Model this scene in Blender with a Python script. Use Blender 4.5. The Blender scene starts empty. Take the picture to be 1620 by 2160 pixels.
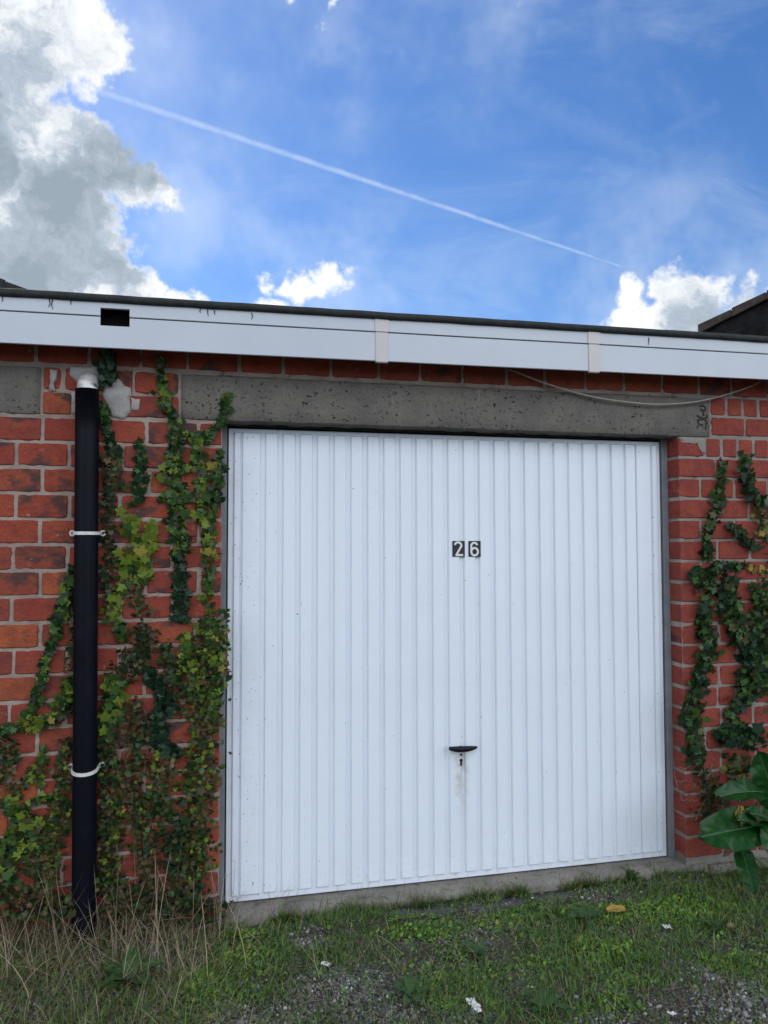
import bpy, math, random
import numpy as np
from mathutils import Vector, Matrix, Quaternion, noise as mnoise

random.seed(7)
rng = np.random.default_rng(7)
sc = bpy.context.scene
COL = sc.collection

# ------------------------------------------------------------------ camera
F = 1600.0                                    # focal length in photo pixels (1620 x 2160)
CAM = Vector((-0.09098, -3.38678, 1.53333))
YAW, PITCH, ROLL = -0.229744, 0.0436774, -0.0022125
_f = Vector((-math.sin(YAW) * math.cos(PITCH), math.cos(YAW) * math.cos(PITCH), math.sin(PITCH)))
_r0 = Vector((math.cos(YAW), math.sin(YAW), 0)); _u0 = _r0.cross(_f)
_r = _r0 * math.cos(ROLL) + _u0 * math.sin(ROLL)
_u = -_r0 * math.sin(ROLL) + _u0 * math.cos(ROLL)
cam = bpy.data.cameras.new('camera')
camo = bpy.data.objects.new('camera', cam); COL.objects.link(camo)
camo.matrix_world = Matrix(((_r.x, _u.x, -_f.x, CAM.x), (_r.y, _u.y, -_f.y, CAM.y), (_r.z, _u.z, -_f.z, CAM.z), (0, 0, 0, 1)))
cam.sensor_fit = 'VERTICAL'; cam.sensor_height = 36.0; cam.sensor_width = 36.0
cam.lens = F / 2160 * 36.0
cam.clip_start = 0.05; cam.clip_end = 3000
sc.camera = camo


def ray(px, py):
    return _r * ((px - 810) / F) - _u * ((py - 1080) / F) + _f


def at(px, py, Y):
    d = ray(px, py); return CAM + d * ((Y - CAM.y) / d.y)


def onz(px, py, Z):
    d = ray(px, py); return CAM + d * ((Z - CAM.z) / d.z)


# ------------------------------------------------------------------ world
SUN_AZ, SUN_EL = math.radians(-24), math.radians(42)     # azimuth from +Y towards +X
w = bpy.data.worlds.new('World'); sc.world = w; w.use_nodes = True
NT = w.node_tree; NT.nodes.clear()
w.cycles.sampling_method = 'MANUAL'; w.cycles.sample_map_resolution = 1024


class G:
    """tiny node helper"""
    def __init__(s, tree): s.t = tree

    def n(s, typ, ins=None, **kw):
        nd = s.t.nodes.new(typ)
        for k, v in kw.items(): setattr(nd, k, v)
        for k, v in (ins or {}).items():
            so = nd.inputs[k]
            if isinstance(v, bpy.types.NodeSocket): s.t.links.new(v, so)
            else: so.default_value = v
        return nd

    def m(s, op, a, b=None, c=None, clamp=False):
        nd = s.n('ShaderNodeMath', operation=op, use_clamp=clamp)
        for i, v in enumerate((a, b, c)):
            if v is None: continue
            if isinstance(v, bpy.types.NodeSocket): s.t.links.new(v, nd.inputs[i])
            else: nd.inputs[i].default_value = v
        return nd.outputs[0]

    def v(s, op, a, b=None, scale=None):
        nd = s.n('ShaderNodeVectorMath', operation=op)
        for i, x in enumerate((a, b)):
            if x is None: continue
            if isinstance(x, bpy.types.NodeSocket): s.t.links.new(x, nd.inputs[i])
            else: nd.inputs[i].default_value = x
        if scale is not None: nd.inputs['Scale'].default_value = scale
        return nd.outputs['Value'] if op in ('DISTANCE', 'DOT_PRODUCT', 'LENGTH') else nd.outputs[0]

    def noise(s, vec, scale, detail=4, rough=0.55, out='Fac', dist=0.0):
        nd = s.n('ShaderNodeTexNoise', {'Scale': scale, 'Detail': detail, 'Roughness': rough, 'Distortion': dist})
        if vec is not None: s.t.links.new(vec, nd.inputs['Vector'])
        return nd.outputs[out]

    def step(s, x, a, b, lo=0.0, hi=1.0, smooth=True):
        nd = s.n('ShaderNodeMapRange', {'From Min': a, 'From Max': b, 'To Min': lo, 'To Max': hi},
                 interpolation_type='SMOOTHSTEP' if smooth else 'LINEAR')
        s.t.links.new(x, nd.inputs['Value']); return nd.outputs[0]

    def mix(s, f, a, b, blend='MIX'):
        nd = s.n('ShaderNodeMix', data_type='RGBA', blend_type=blend)
        for i, x in ((0, f), (6, a), (7, b)):
            if isinstance(x, bpy.types.NodeSocket): s.t.links.new(x, nd.inputs[i])
            elif i: nd.inputs[i].default_value = (*x, 1) if len(x) == 3 else x
            else: nd.inputs[i].default_value = x
        return nd.outputs[2]

    def ramp(s, x, stops, interp='LINEAR'):
        nd = s.n('ShaderNodeValToRGB'); cr = nd.color_ramp; cr.interpolation = interp
        while len(cr.elements) < len(stops): cr.elements.new(0.5)
        for e, (p, c) in zip(cr.elements, stops): e.position = p; e.color = (*c, 1)
        s.t.links.new(x, nd.inputs[0]); return nd.outputs[0]


g = G(NT)
SKY_STRENGTH = 0.12
sky = g.n('ShaderNodeTexSky', sky_type='NISHITA', sun_disc=False, sun_elevation=SUN_EL, sun_rotation=SUN_AZ,
          altitude=0.0, air_density=1.0, dust_density=0.3, ozone_density=3.0)
D = g.n('ShaderNodeTexCoord').outputs['Generated']
skyc = g.n('ShaderNodeHueSaturation', {'Hue': 0.5, 'Saturation': 1.20, 'Value': 0.90, 'Color': sky.outputs[0]}).outputs[0]
skyc = g.mix(1.0, skyc, (0.85, 0.95, 1.12), 'MULTIPLY')
# cumulus: soft union of balls of direction space, broken up by noise
n1 = g.noise(D, 9.0, 3, 0.55, 'Color')
n2 = g.noise(D, 36.0, 6, 0.62, 'Color')
Dw = g.v('ADD', D, g.v('SCALE', g.v('SUBTRACT', n1, (0.5, 0.5, 0.5)), scale=0.10))
Dw = g.v('ADD', Dw, g.v('SCALE', g.v('SUBTRACT', n2, (0.5, 0.5, 0.5)), scale=0.062))
blobs = []
for (x, y, r) in [(40, 30, 120), (150, 60, 95), (215, 35, 45), (60, 150, 75), (60, 215, 75), (60, 300, 105), (150, 300, 70),
                  (205, 340, 75), (285, 410, 60), (345, 420, 30), (110, 430, 140), (60, 540, 160), (180, 500, 80),
                  (200, 590, 80), (290, 600, 50), (350, 632, 45), (402, 640, 30), (250, 670, 100),
                  (-150, 200, 180), (-170, 450, 220), (-120, -20, 180), (-420, 300, 260),
                  (570, 586, 27), (592, 598, 26), (655, 600, 42), (697, 594, 34), (735, 600, 26), (592, 655, 34),
                  (1335, 610, 34), (1425, 590, 40), (1445, 640, 66), (1345, 670, 58), (1500, 625, 34), (1556, 612, 20),
                  (1540, 675, 45), (1410, 705, 90), (1590, 710, 60),
                  (610, 8, 18), (735, 10, 14), (688, 62, 9), (1115, 15, 14)]:
    d = ray(x, y).normalized(); blobs.append((d, r / F * 0.93))
for (az, el, r) in [(-58, 22, .30), (-95, 30, .34), (-135, 22, .36), (-172, 34, .36), (150, 18, .30), (118, 32, .32), (88, 18, .22),
                    (-40, 66, .22), (165, 66, .26), (-110, 62, .24), (70, 58, .16)]:
    a, e = math.radians(az), math.radians(el)
    blobs.append((Vector((math.sin(a) * math.cos(e), math.cos(a) * math.cos(e), math.sin(e))), r))
depth = None
for c, r in blobs:
    q = g.m('SUBTRACT', r, g.v('DISTANCE', Dw, tuple(c)))
    depth = q if depth is None else g.m('MAXIMUM', depth, q)
cov = g.step(depth, -0.004, 0.013)
wisp = g.m('MULTIPLY', g.step(depth, -0.17, 0.02, 0.0, 0.42), g.step(g.noise(D, 7.0, 4, 0.6), 0.30, 0.75))
ntex = g.noise(Dw, 12.0, 6, 0.62)
dark = None
for (x, y, r) in [(40, 140, 72), (255, 385, 80), (140, 455, 95), (60, 560, 120), (215, 560, 70), (-200, 300, 200), (1500, 690, 55), (1420, 690, 40)]:
    q = g.m('SUBTRACT', r / F, g.v('DISTANCE', Dw, tuple(ray(x, y).normalized())))
    dark = q if dark is None else g.m('MAXIMUM', dark, q)
core = g.m('MAXIMUM', dark, g.m('SUBTRACT', g.m('MULTIPLY', depth, 0.6), 0.040))
core = g.m('ADD', core, g.m('MULTIPLY', g.m('SUBTRACT', ntex, 0.5), 0.17))
cloudc = g.ramp(g.step(core, -0.030, 0.052, smooth=False), [(0.0, (0.95, 0.95, 0.94)), (0.28, (0.76, 0.80, 0.84)), (0.6, (0.43, 0.50, 0.59)), (1.0, (0.30, 0.365, 0.43))])
# clouds away from the sun, out of view, boosted to brighten the shaded front
sund = Vector((math.sin(SUN_AZ) * math.cos(SUN_EL), math.cos(SUN_AZ) * math.cos(SUN_EL), math.sin(SUN_EL)))
away = g.step(g.v('DOT_PRODUCT', D, tuple(sund)), 0.55, -0.2)
cloudc = g.mix(away, cloudc, (2.15, 2.24, 2.42))
CLOUD = g.n('ShaderNodeVectorMath', {0: cloudc}, operation='SCALE'); CLOUD.inputs['Scale'].default_value = 8.4
# thin cirrus veil
stre = g.n('ShaderNodeMapping', {'Rotation': (0.3, 0.5, 0.4), 'Scale': (2.0, 5.5, 7.0)}); NT.links.new(D, stre.inputs['Vector'])
cir = g.step(g.noise(stre.outputs[0], 1.1, 5, 0.62, dist=0.6), 0.42, 0.82, 0.0, 0.25)
veil = g.m('MAXIMUM', cir, wisp)


TN = g.noise(D, 40.0, 3, 0.6)


def trail(p, q, width, alpha, fray, w0=1.0):
    a, b = ray(*p).normalized(), ray(*q).normalized()
    nrm = a.cross(b).normalized(); mid = (a + b).normalized(); along = (b - a).normalized()
    jit = g.m('MULTIPLY', g.m('SUBTRACT', TN, 0.5), fray)
    t = g.m('ABSOLUTE', g.m('ADD', g.v('DOT_PRODUCT', D, tuple(nrm)), jit))
    s = g.v('DOT_PRODUCT', D, tuple(along)); half = (b - a).length / 2
    wl = g.step(s, -half, half, width * w0, width, smooth=False)
    body = g.m('SUBTRACT', 1.0, g.m('DIVIDE', t, wl), clamp=True)
    ends = g.m('MULTIPLY', g.step(s, -half * 1.04, -half * .9), g.step(s, half * 1.02, half * .9))
    tex = g.step(TN, 0.25, 0.7, 0.55, 1.0)
    return g.m('MULTIPLY', g.m('MULTIPLY', g.m('MULTIPLY', g.m('POWER', body, 0.7), ends), tex), alpha)


tr = trail((60, 142), (1355, 577), 0.0024, 0.42, 0.0022, 2.4)
tr = g.m('MAXIMUM', tr, trail((700, 10), (1400, 345), 0.020, 0.08, 0.02))
tr = g.m('MAXIMUM', tr, trail((1330, 330), (1520, 215), 0.010, 0.05, 0.01))
tr = g.m('MAXIMUM', tr, trail((380, 505), (540, 532), 0.004, 0.12, 0.003))
veil = g.m('MAXIMUM', veil, tr)
vc = g.mix(veil, skyc, (6.6, 7.4, 8.3))
fin = g.mix(cov, vc, CLOUD.outputs[0])
bg = g.n('ShaderNodeBackground', {'Color': fin, 'Strength': SKY_STRENGTH})
out = g.n('ShaderNodeOutputWorld', {'Surface': bg.outputs[0]})

# ------------------------------------------------------------------ sun, exposure
sl = bpy.data.lights.new('sun', 'SUN'); sl.energy = 4.5; sl.angle = math.radians(0.53); sl.color = (1.0, 0.94, 0.85)
so = bpy.data.objects.new('sun', sl); COL.objects.link(so)
so.rotation_euler = (-sund).to_track_quat('-Z', 'Y').to_euler(); so.location = (0, 0, 30)
sc.view_settings.view_transform = 'Standard'; sc.view_settings.look = 'None'
sc.view_settings.exposure = 0.18; sc.view_settings.gamma = 1.0; sc.view_settings.use_curve_mapping = False
sc.cycles.max_bounces = 6; sc.cycles.transparent_max_bounces = 4

# ------------------------------------------------------------------ helpers
def tag(o, label=None, cat=None, group=None, kind=None):
    if label: o['label'] = label
    if cat: o['category'] = cat
    if group: o['group'] = group
    if kind: o['kind'] = kind
    return o


def empty(name, loc=(0, 0, 0)):
    o = bpy.data.objects.new(name, None); COL.objects.link(o); o.location = loc; o.empty_display_size = 0.1
    return o


def link(name, me, parent=None, loc=None):
    o = bpy.data.objects.new(name, me); COL.objects.link(o)
    if parent is not None:
        o.parent = parent
        pl = Vector((0, 0, 0)); p = parent
        while p is not None: pl += p.location; p = p.parent
        o.location = (Vector(loc) if loc is not None else Vector((0, 0, 0))) - pl
    elif loc is not None: o.location = loc
    return o


def mesh(name, v, f, mats, smooth=False, mi=None):
    me = bpy.data.meshes.new(name)
    me.from_pydata([tuple(p) for p in v], [], f)
    for m in (mats if isinstance(mats, (list, tuple)) else [mats]): me.materials.append(m)
    if mi is not None: me.polygons.foreach_set('material_index', np.asarray(mi, dtype=np.int32))
    me.polygons.foreach_set('use_smooth', np.full(len(me.polygons), smooth, dtype=bool))
    me.update(); return me


class MB:
    """collects shapes into one mesh"""
    def __init__(s): s.v = []; s.f = []; s.m = []

    def add(s, v, f, m=0):
        o = len(s.v); s.v += [tuple(p) for p in v]; s.f += [tuple(i + o for i in q) for q in f]; s.m += [m] * len(f); return s

    def box(s, x0, x1, y0, y1, z0, z1, b=0.0, m=0):
        """box with chamfered edges"""
        if b <= 0:
            v = [(x, y, z) for x in (x0, x1) for y in (y0, y1) for z in (z0, z1)]
            f = [(0, 1, 3, 2), (4, 6, 7, 5), (0, 4, 5, 1), (2, 3, 7, 6), (0, 2, 6, 4), (1, 5, 7, 3)]
            return s.add(v, f, m)
        import bmesh
        bm = bmesh.new()
        vs = [bm.verts.new((x, y, z)) for x in (x0, x1) for y in (y0, y1) for z in (z0, z1)]
        for q in [(0, 1, 3, 2), (4, 6, 7, 5), (0, 4, 5, 1), (2, 3, 7, 6), (0, 2, 6, 4), (1, 5, 7, 3)]: bm.faces.new([vs[i] for i in q])
        bmesh.ops.bevel(bm, geom=bm.edges[:], offset=b, segments=2, affect='EDGES', profile=0.5)
        bm.verts.index_update()
        s.add([v.co[:] for v in bm.verts], [tuple(v.index for v in f.verts) for f in bm.faces], m); bm.free(); return s

    def tube(s, pts, rad, n=6, m=0, cap=True):
        pts = [Vector(p) for p in pts]; k = len(pts)
        rad = rad if isinstance(rad, (list, tuple)) else [rad] * k
        v = []; f = []
        up = Vector((0.13, 0.3, 0.94))
        for i, p in enumerate(pts):
            t = (pts[min(i + 1, k - 1)] - pts[max(i - 1, 0)]); t = t.normalized() if t.length > 1e-9 else Vector((0, 0, 1))
            a = t.cross(up); a = a.normalized() if a.length > 1e-4 else t.cross(Vector((1, 0, 0))).normalized()
            b = t.cross(a)
            for j in range(n):
                an = 2 * math.pi * j / n; v.append(p + (a * math.cos(an) + b * math.sin(an)) * rad[i])
        for i in range(k - 1):
            for j in range(n):
                f.append((i * n + j, i * n + (j + 1) % n, (i + 1) * n + (j + 1) % n, (i + 1) * n + j))
        if cap: f.append(tuple(range(n))); f.append(tuple((k - 1) * n + j for j in reversed(range(n))))
        return s.add(v, f, m)

    def build(s, name, mats, parent=None, smooth=False, loc=None):
        if loc is not None:
            L = Vector(loc); v = [Vector(p) - L for p in s.v]
        else: v = s.v; L = Vector((0, 0, 0))
        return link(name, mesh(name, v, s.f, mats, smooth, s.m), parent, L)


def fix_normals(me):
    import bmesh
    bm = bmesh.new(); bm.from_mesh(me); bmesh.ops.recalc_face_normals(bm, faces=bm.faces[:]); bm.to_mesh(me); bm.free()


def arr_mesh(name, V, FQ, mats, col=None, smooth=False):
    """big mesh from numpy: V (n,3), FQ list of (faces array k-gon); col (n,4) colour attribute"""
    me = bpy.data.meshes.new(name)
    nl = sum(f.size for f in FQ); nf = sum(len(f) for f in FQ)
    me.vertices.add(len(V)); me.vertices.foreach_set('co', np.ascontiguousarray(V, dtype=np.float32).ravel())
    me.loops.add(nl); me.polygons.add(nf)
    me.loops.foreach_set('vertex_index', np.concatenate([f.ravel() for f in FQ]).astype(np.int32))
    starts = []; o = 0
    for f in FQ:
        k = f.shape[1]; starts.append(o + np.arange(len(f)) * k); o += f.size
    me.polygons.foreach_set('loop_start', np.concatenate(starts).astype(np.int32))
    for m in (mats if isinstance(mats, (list, tuple)) else [mats]): me.materials.append(m)
    if smooth: me.polygons.foreach_set('use_smooth', np.ones(nf, dtype=bool))
    me.update(calc_edges=True); me.validate()
    if col is not None:
        a = me.color_attributes.new('tint', 'FLOAT_COLOR', 'POINT'); a.data.foreach_set('color', np.ascontiguousarray(col, dtype=np.float32).ravel())
    return me


def fb(x, y, z=0.0, s=1.0, o=3):
    return mnoise.fractal(Vector((x * s, y * s, z * s)), 1.0, 2.0, o)


# ------------------------------------------------------------------ materials
def mat(name, rough=0.6, spec=0.35):
    m = bpy.data.materials.new(name); m.use_nodes = True
    t = m.node_tree; b = t.nodes['Principled BSDF']
    b.inputs['Roughness'].default_value = rough; b.inputs['Specular IOR Level'].default_value = spec
    return m, G(t), b


def setc(gg, b, c):
    if isinstance(c, bpy.types.NodeSocket): gg.t.links.new(c, b.inputs['Base Color'])
    else: b.inputs['Base Color'].default_value = (*c, 1)


def bump(gg, b, h, dist=0.002, strength=1.0):
    nd = gg.n('ShaderNodeBump', {'Height': h, 'Distance': dist, 'Strength': strength})
    gg.t.links.new(nd.outputs[0], b.inputs['Normal'])


M = {}
# brick
def brick_mat(name, cols, dark, pale):
    m, q, b = mat(name, 0.85, 0.25)
    oi = q.n('ShaderNodeObjectInfo'); tc = q.n('ShaderNodeTexCoord').outputs['Object']
    off = q.v('SCALE', q.n('ShaderNodeCombineXYZ', {0: oi.outputs['Random'], 1: oi.outputs['Random'], 2: oi.outputs['Random']}).outputs[0], scale=71.0)
    P = q.v('ADD', tc, off)
    base = q.ramp(oi.outputs['Random'], cols, 'LINEAR')
    hv = q.noise(P, 9.0, 4, 0.6)
    base = q.mix(q.step(hv, 0.3, 0.75, 0.0, 0.55), base, (0.37, 0.090, 0.042))
    fine = q.noise(P, 160.0, 3, 0.7)
    base = q.mix(q.step(fine, 0.35, 0.75, 0.0, 0.55), base, (0.12, 0.030, 0.026))
    blot = q.noise(P, 21.0, 5, 0.7)
    base = q.mix(q.step(blot, 0.42, 0.68, 0.0, 0.55), base, (0.135, 0.036, 0.032))
    # burnt marks from stacking in the kiln, oblong, on some bricks only
    st = q.n('ShaderNodeMapping', {'Scale': (1.0, 1.0, 1.5)}); q.t.links.new(P, st.inputs['Vector'])
    bn = q.noise(st.outputs[0], 8.5, 3, 0.55)
    sel = q.m('FRACT', q.m('MULTIPLY', oi.outputs['Random'], 17.3))
    bm_ = q.m('MULTIPLY', q.step(bn, 0.50, 0.62), q.step(sel, 1.0 - dark, 1.0 - dark + 0.06))
    base = q.mix(q.m('MULTIPLY', bm_, 0.85), base, (0.055, 0.038, 0.036))
    # lime and mortar smears, dirt
    pn = q.noise(P, 26.0, 6, 0.7)
    base = q.mix(q.step(pn, 0.62, 0.72, 0.0, pale), base, (0.36, 0.30, 0.26))
    dn = q.noise(P, 55.0, 5, 0.75)
    base = q.mix(q.step(dn, 0.60, 0.72, 0.0, 0.6), base, (0.075, 0.032, 0.028))
    setc(q, b, base)
    h = q.m('ADD', q.m('MULTIPLY', fine, 0.35), q.m('ADD', q.m('MULTIPLY', hv, 1.2), q.noise(P, 60.0, 5, 0.7)))
    bump(q, b, h, 0.006, 1.0)
    return m


M['brick_a'] = brick_mat('brick_red', [(0.0, (0.27, 0.046, 0.030)), (0.25, (0.33, 0.060, 0.032)), (0.45, (0.19, 0.038, 0.032)), (0.62, (0.40, 0.105, 0.036)),
                                        (0.8, (0.23, 0.046, 0.038)), (1.0, (0.31, 0.056, 0.032))], 0.50, 0.55)
M['brick_b'] = brick_mat('brick_smooth_red', [(0.0, (0.27, 0.052, 0.040)), (0.5, (0.25, 0.046, 0.038)), (0.75, (0.29, 0.058, 0.042)), (1.0, (0.23, 0.046, 0.040))], 0.08, 0.35)


def mortar_mat(name, c0, c1):
    m, q, b = mat(name, 0.92, 0.2)
    P = q.n('ShaderNodeTexCoord').outputs['Object']
    c = q.mix(q.step(q.noise(P, 7.0, 4, 0.6), 0.35, 0.7), c0, c1)
    fine = q.noise(P, 190.0, 4, 0.75)
    c = q.mix(q.step(fine, 0.5, 0.78, 0.0, 0.55), c, (0.13, 0.11, 0.095))
    c = q.mix(q.step(q.noise(P, 33.0, 5, 0.75), 0.60, 0.72, 0.0, 0.6), c, (0.10, 0.085, 0.075))
    setc(q, b, c)
    bump(q, b, q.m('ADD', fine, q.noise(P, 60.0, 5, 0.7)), 0.004, 1.0)
    return m


M['mortar_a'] = mortar_mat('mortar_cream', (0.385, 0.315, 0.27), (0.275, 0.22, 0.19))
M['mortar_b'] = mortar_mat('mortar_grey', (0.30, 0.275, 0.25), (0.235, 0.21, 0.19))
M['cement'] = mortar_mat('cement_patch', (0.46, 0.44, 0.42), (0.29, 0.28, 0.27))

# concrete
def concrete(name, c0, c1, pits, moss=0.0):
    m, q, b = mat(name, 0.93, 0.2)
    P = q.n('ShaderNodeTexCoord').outputs['Object']
    c = q.mix(q.step(q.noise(P, 5.0, 5, 0.65), 0.35, 0.68), c0, c1)
    fine = q.noise(P, 140.0, 4, 0.75)
    c = q.mix(q.step(fine, 0.35, 0.72, 0.0, 0.45), c, tuple(x * 0.45 for x in c0))
    pit = q.step(q.noise(P, 62.0, 3, 0.65), 0.605, 0.69)
    cl = q.step(q.noise(P, 6.5, 3, 0.5), 0.42, 0.58)
    pit = q.m('MULTIPLY', pit, q.m('ADD', 0.25, q.m('MULTIPLY', cl, pits)), clamp=True)
    c = q.mix(pit, c, (0.018, 0.017, 0.016))
    st = q.n('ShaderNodeMapping', {'Scale': (9.0, 9.0, 1.2)}); q.t.links.new(P, st.inputs['Vector'])
    c = q.mix(q.step(q.noise(st.outputs[0], 3.0, 4, 0.6), 0.62, 0.80, 0.0, 0.45), c, (0.33, 0.33, 0.31))
    if moss: c = q.mix(q.step(q.noise(P, 11.0, 5, 0.7), 0.50, 0.72, 0.0, moss), c, (0.05, 0.06, 0.03))
    setc(q, b, c)
    bump(q, b, q.m('SUBTRACT', q.m('ADD', fine, q.noise(P, 40.0, 4, 0.7)), q.m('MULTIPLY', pit, 2.5)), 0.004, 1.0)
    return m


M['lintel'] = concrete('lintel_concrete', (0.195, 0.180, 0.158), (0.140, 0.132, 0.120), 0.8)
M['thresh'] = concrete('threshold_concrete', (0.29, 0.265, 0.235), (0.20, 0.185, 0.165), 0.3, 0.6)
M['slab'] = concrete('slab_concrete', (0.115, 0.118, 0.125), (0.085, 0.085, 0.09), 0.3, 0.6)

# white door paint, with dirt specks and scuffs
m, q, b = mat('door_paint', 0.34, 0.45)
P = q.n('ShaderNodeTexCoord').outputs['Object']
geo = q.n('ShaderNodeNewGeometry').outputs['Position']
sx = q.n('ShaderNodeSeparateXYZ'); q.t.links.new(geo, sx.inputs[0])
c = q.mix(q.step(q.noise(geo, 3.0, 4, 0.6), 0.4, 0.75, 0.0, 0.5), (0.72, 0.775, 0.85), (0.68, 0.73, 0.79))
edge = q.m('MAXIMUM', q.step(sx.outputs[0], 0.24, 0.0), q.m('MAXIMUM', q.step(sx.outputs[2], 1.90, 2.05, 0.0, 0.35), q.step(sx.outputs[0], 2.02, 2.13, 0.0, 0.6)))
def specks(sc3, scale, rad, base_p, edge_p):
    mp = q.n('ShaderNodeMapping', {'Scale': sc3}); wob = q.v('ADD', geo, q.v('SCALE', q.noise(geo, 140.0, 2, 0.5, 'Color'), scale=0.006)); q.t.links.new(wob, mp.inputs['Vector'])
    vo = q.n('ShaderNodeTexVoronoi', {'Scale': scale}); q.t.links.new(mp.outputs[0], vo.inputs['Vector'])
    sr = q.n('ShaderNodeSeparateColor'); q.t.links.new(vo.outputs['Color'], sr.inputs[0])
    pick = q.m('LESS_THAN', sr.outputs[0], q.m('ADD', q.m('MULTIPLY', gate, base_p), q.m('MULTIPLY', edge, edge_p)))
    return q.m('MULTIPLY', pick, q.m('LESS_THAN', vo.outputs['Distance'], q.m('MULTIPLY', sr.outputs[1], rad)))


gate = q.step(q.noise(geo, 4.0, 3, 0.5), 0.42, 0.66)
sp = q.m('MAXIMUM', specks((1, 1, 0.6), 120.0, 0.38, 0.006, 0.10), specks((1, 1, 0.30), 34.0, 0.12, 0.010, 0.09))
c = q.mix(q.m('MULTIPLY', sp, 0.72), c, (0.085, 0.08, 0.07))
grime = q.m('MULTIPLY', q.step(q.noise(geo, 22.0, 5, 0.7), 0.45, 0.8), q.m('ADD', 0.06, q.m('MULTIPLY', edge, 0.22)))
c = q.mix(grime, c, (0.46, 0.46, 0.44))
# rusty grime that has run down from the lock, and splashes along the foot of the door
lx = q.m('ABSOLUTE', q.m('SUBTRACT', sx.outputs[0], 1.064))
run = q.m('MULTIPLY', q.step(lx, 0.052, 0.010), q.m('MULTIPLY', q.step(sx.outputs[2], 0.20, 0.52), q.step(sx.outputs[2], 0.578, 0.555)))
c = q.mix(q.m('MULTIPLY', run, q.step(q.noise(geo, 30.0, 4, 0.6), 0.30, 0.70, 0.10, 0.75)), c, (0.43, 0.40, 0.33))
foot = q.m('MULTIPLY', q.step(sx.outputs[2], 0.17, 0.0), q.step(q.noise(geo, 38.0, 5, 0.7), 0.50, 0.70, 0.0, 0.34))
c = q.mix(foot, c, (0.40, 0.38, 0.32))
drip = q.n('ShaderNodeMapping', {'Scale': (60.0, 60.0, 1.2)}); q.t.links.new(geo, drip.inputs['Vector'])
c = q.mix(q.step(q.noise(drip.outputs[0], 1.0, 3, 0.6), 0.60, 0.85, 0.0, 0.22), c, (0.50, 0.49, 0.45))
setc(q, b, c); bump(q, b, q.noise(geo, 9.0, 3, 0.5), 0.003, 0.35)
M['door'] = m

def plain(name, c, rough=0.5, spec=0.4, var=0.25, scale=20.0, bmp=0.0008, dirt=None, metal=0.0):
    m, q, b = mat(name, rough, spec)
    P = q.n('ShaderNodeTexCoord').outputs['Object']
    n_ = q.noise(P, scale, 5, 0.65)
    cc = q.mix(q.step(n_, 0.3, 0.72, 0.0, 1.0), c, tuple(x * (1 - var) for x in c))
    if dirt: cc = q.mix(q.step(q.noise(P, scale * 2.3, 6, 0.75), 0.56, 0.74, 0.0, dirt[3]), cc, dirt[:3])
    setc(q, b, cc); b.inputs['Metallic'].default_value = metal
    if bmp: bump(q, b, q.noise(P, scale * 5, 4, 0.7), bmp, 0.8)
    return m


M['upvc'] = plain('fascia_upvc', (0.49, 0.53, 0.585), 0.30, 0.45, 0.05, 3.0, 0.0002, (0.55, 0.53, 0.48, 0.25))
M['upvc_old'] = plain('yellowed_upvc', (0.54, 0.505, 0.50), 0.35, 0.45, 0.05, 3.0, 0.0002, (0.50, 0.44, 0.36, 0.3))
M['felt'] = plain('roof_felt', (0.030, 0.034, 0.033), 0.75, 0.3, 0.4, 30.0, 0.002, (0.07, 0.075, 0.06, 0.5))
M['void'] = plain('void_shade_black', (0.012, 0.011, 0.010), 0.9, 0.1, 0.4, 25.0)  # near-black colour stands for the shade inside the fascia hole
M['pipe'] = plain('black_upvc', (0.0035, 0.004, 0.009), 0.45, 0.12, 0.3, 6.0, 0.0004, (0.02, 0.02, 0.02, 0.3))
M['clip'] = plain('white_clip_plastic', (0.66, 0.66, 0.64), 0.4, 0.4, 0.25, 40.0, 0.0004, (0.25, 0.23, 0.18, 0.6))
M['zinc'] = plain('weathered_aluminium', (0.62, 0.62, 0.61), 0.48, 0.5, 0.3, 30.0, 0.0008, (0.30, 0.29, 0.26, 0.5), 0.35)
M['frame'] = plain('grey_frame_paint', (0.20, 0.215, 0.235), 0.55, 0.35, 0.25, 14.0, 0.0006, (0.42, 0.42, 0.41, 0.35))
M['head'] = plain('dark_frame_head', (0.035, 0.036, 0.030), 0.7, 0.3, 0.4, 18.0, 0.0008)
M['black'] = plain('black_plastic', (0.006, 0.0065, 0.009), 0.45, 0.25, 0.2, 40.0, 0.0003)
M['plate'] = plain('black_number_plate', (0.014, 0.015, 0.018), 0.45, 0.45, 0.3, 120.0, 0.0005, (0.10, 0.10, 0.10, 0.4))
M['digit'] = plain('white_digit', (0.72, 0.72, 0.70), 0.5, 0.35, 0.12, 150.0, 0.0003)
M['screw'] = plain('rusty_screw', (0.06, 0.045, 0.035), 0.6, 0.4, 0.4, 200.0, 0.0003, None, 0.4)
M['cable'] = plain('cable_sheath', (0.36, 0.33, 0.29), 0.6, 0.3, 0.2, 40.0, 0.0003, (0.2, 0.18, 0.15, 0.5))
M['paint_mark'] = plain('dark_marking', (0.055, 0.055, 0.052), 0.9, 0.1, 0.5, 120.0, 0.001)
M['dwall'] = plain('dark_roughcast', (0.022, 0.021, 0.023), 0.95, 0.1, 0.6, 5.0, 0.02, (0.02, 0.02, 0.022, 0.8))
M['tile'] = plain('brown_tile', (0.075, 0.062, 0.052), 0.9, 0.2, 0.5, 12.0, 0.01, (0.30, 0.27, 0.22, 0.5))
M['slate'] = plain('dark_slate', (0.035, 0.036, 0.042), 0.8, 0.2, 0.4, 9.0, 0.01)
M['bark'] = plain('ivy_bark', (0.22, 0.155, 0.115), 0.9, 0.2, 0.5, 60.0, 0.001, (0.28, 0.22, 0.18, 0.5))
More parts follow.
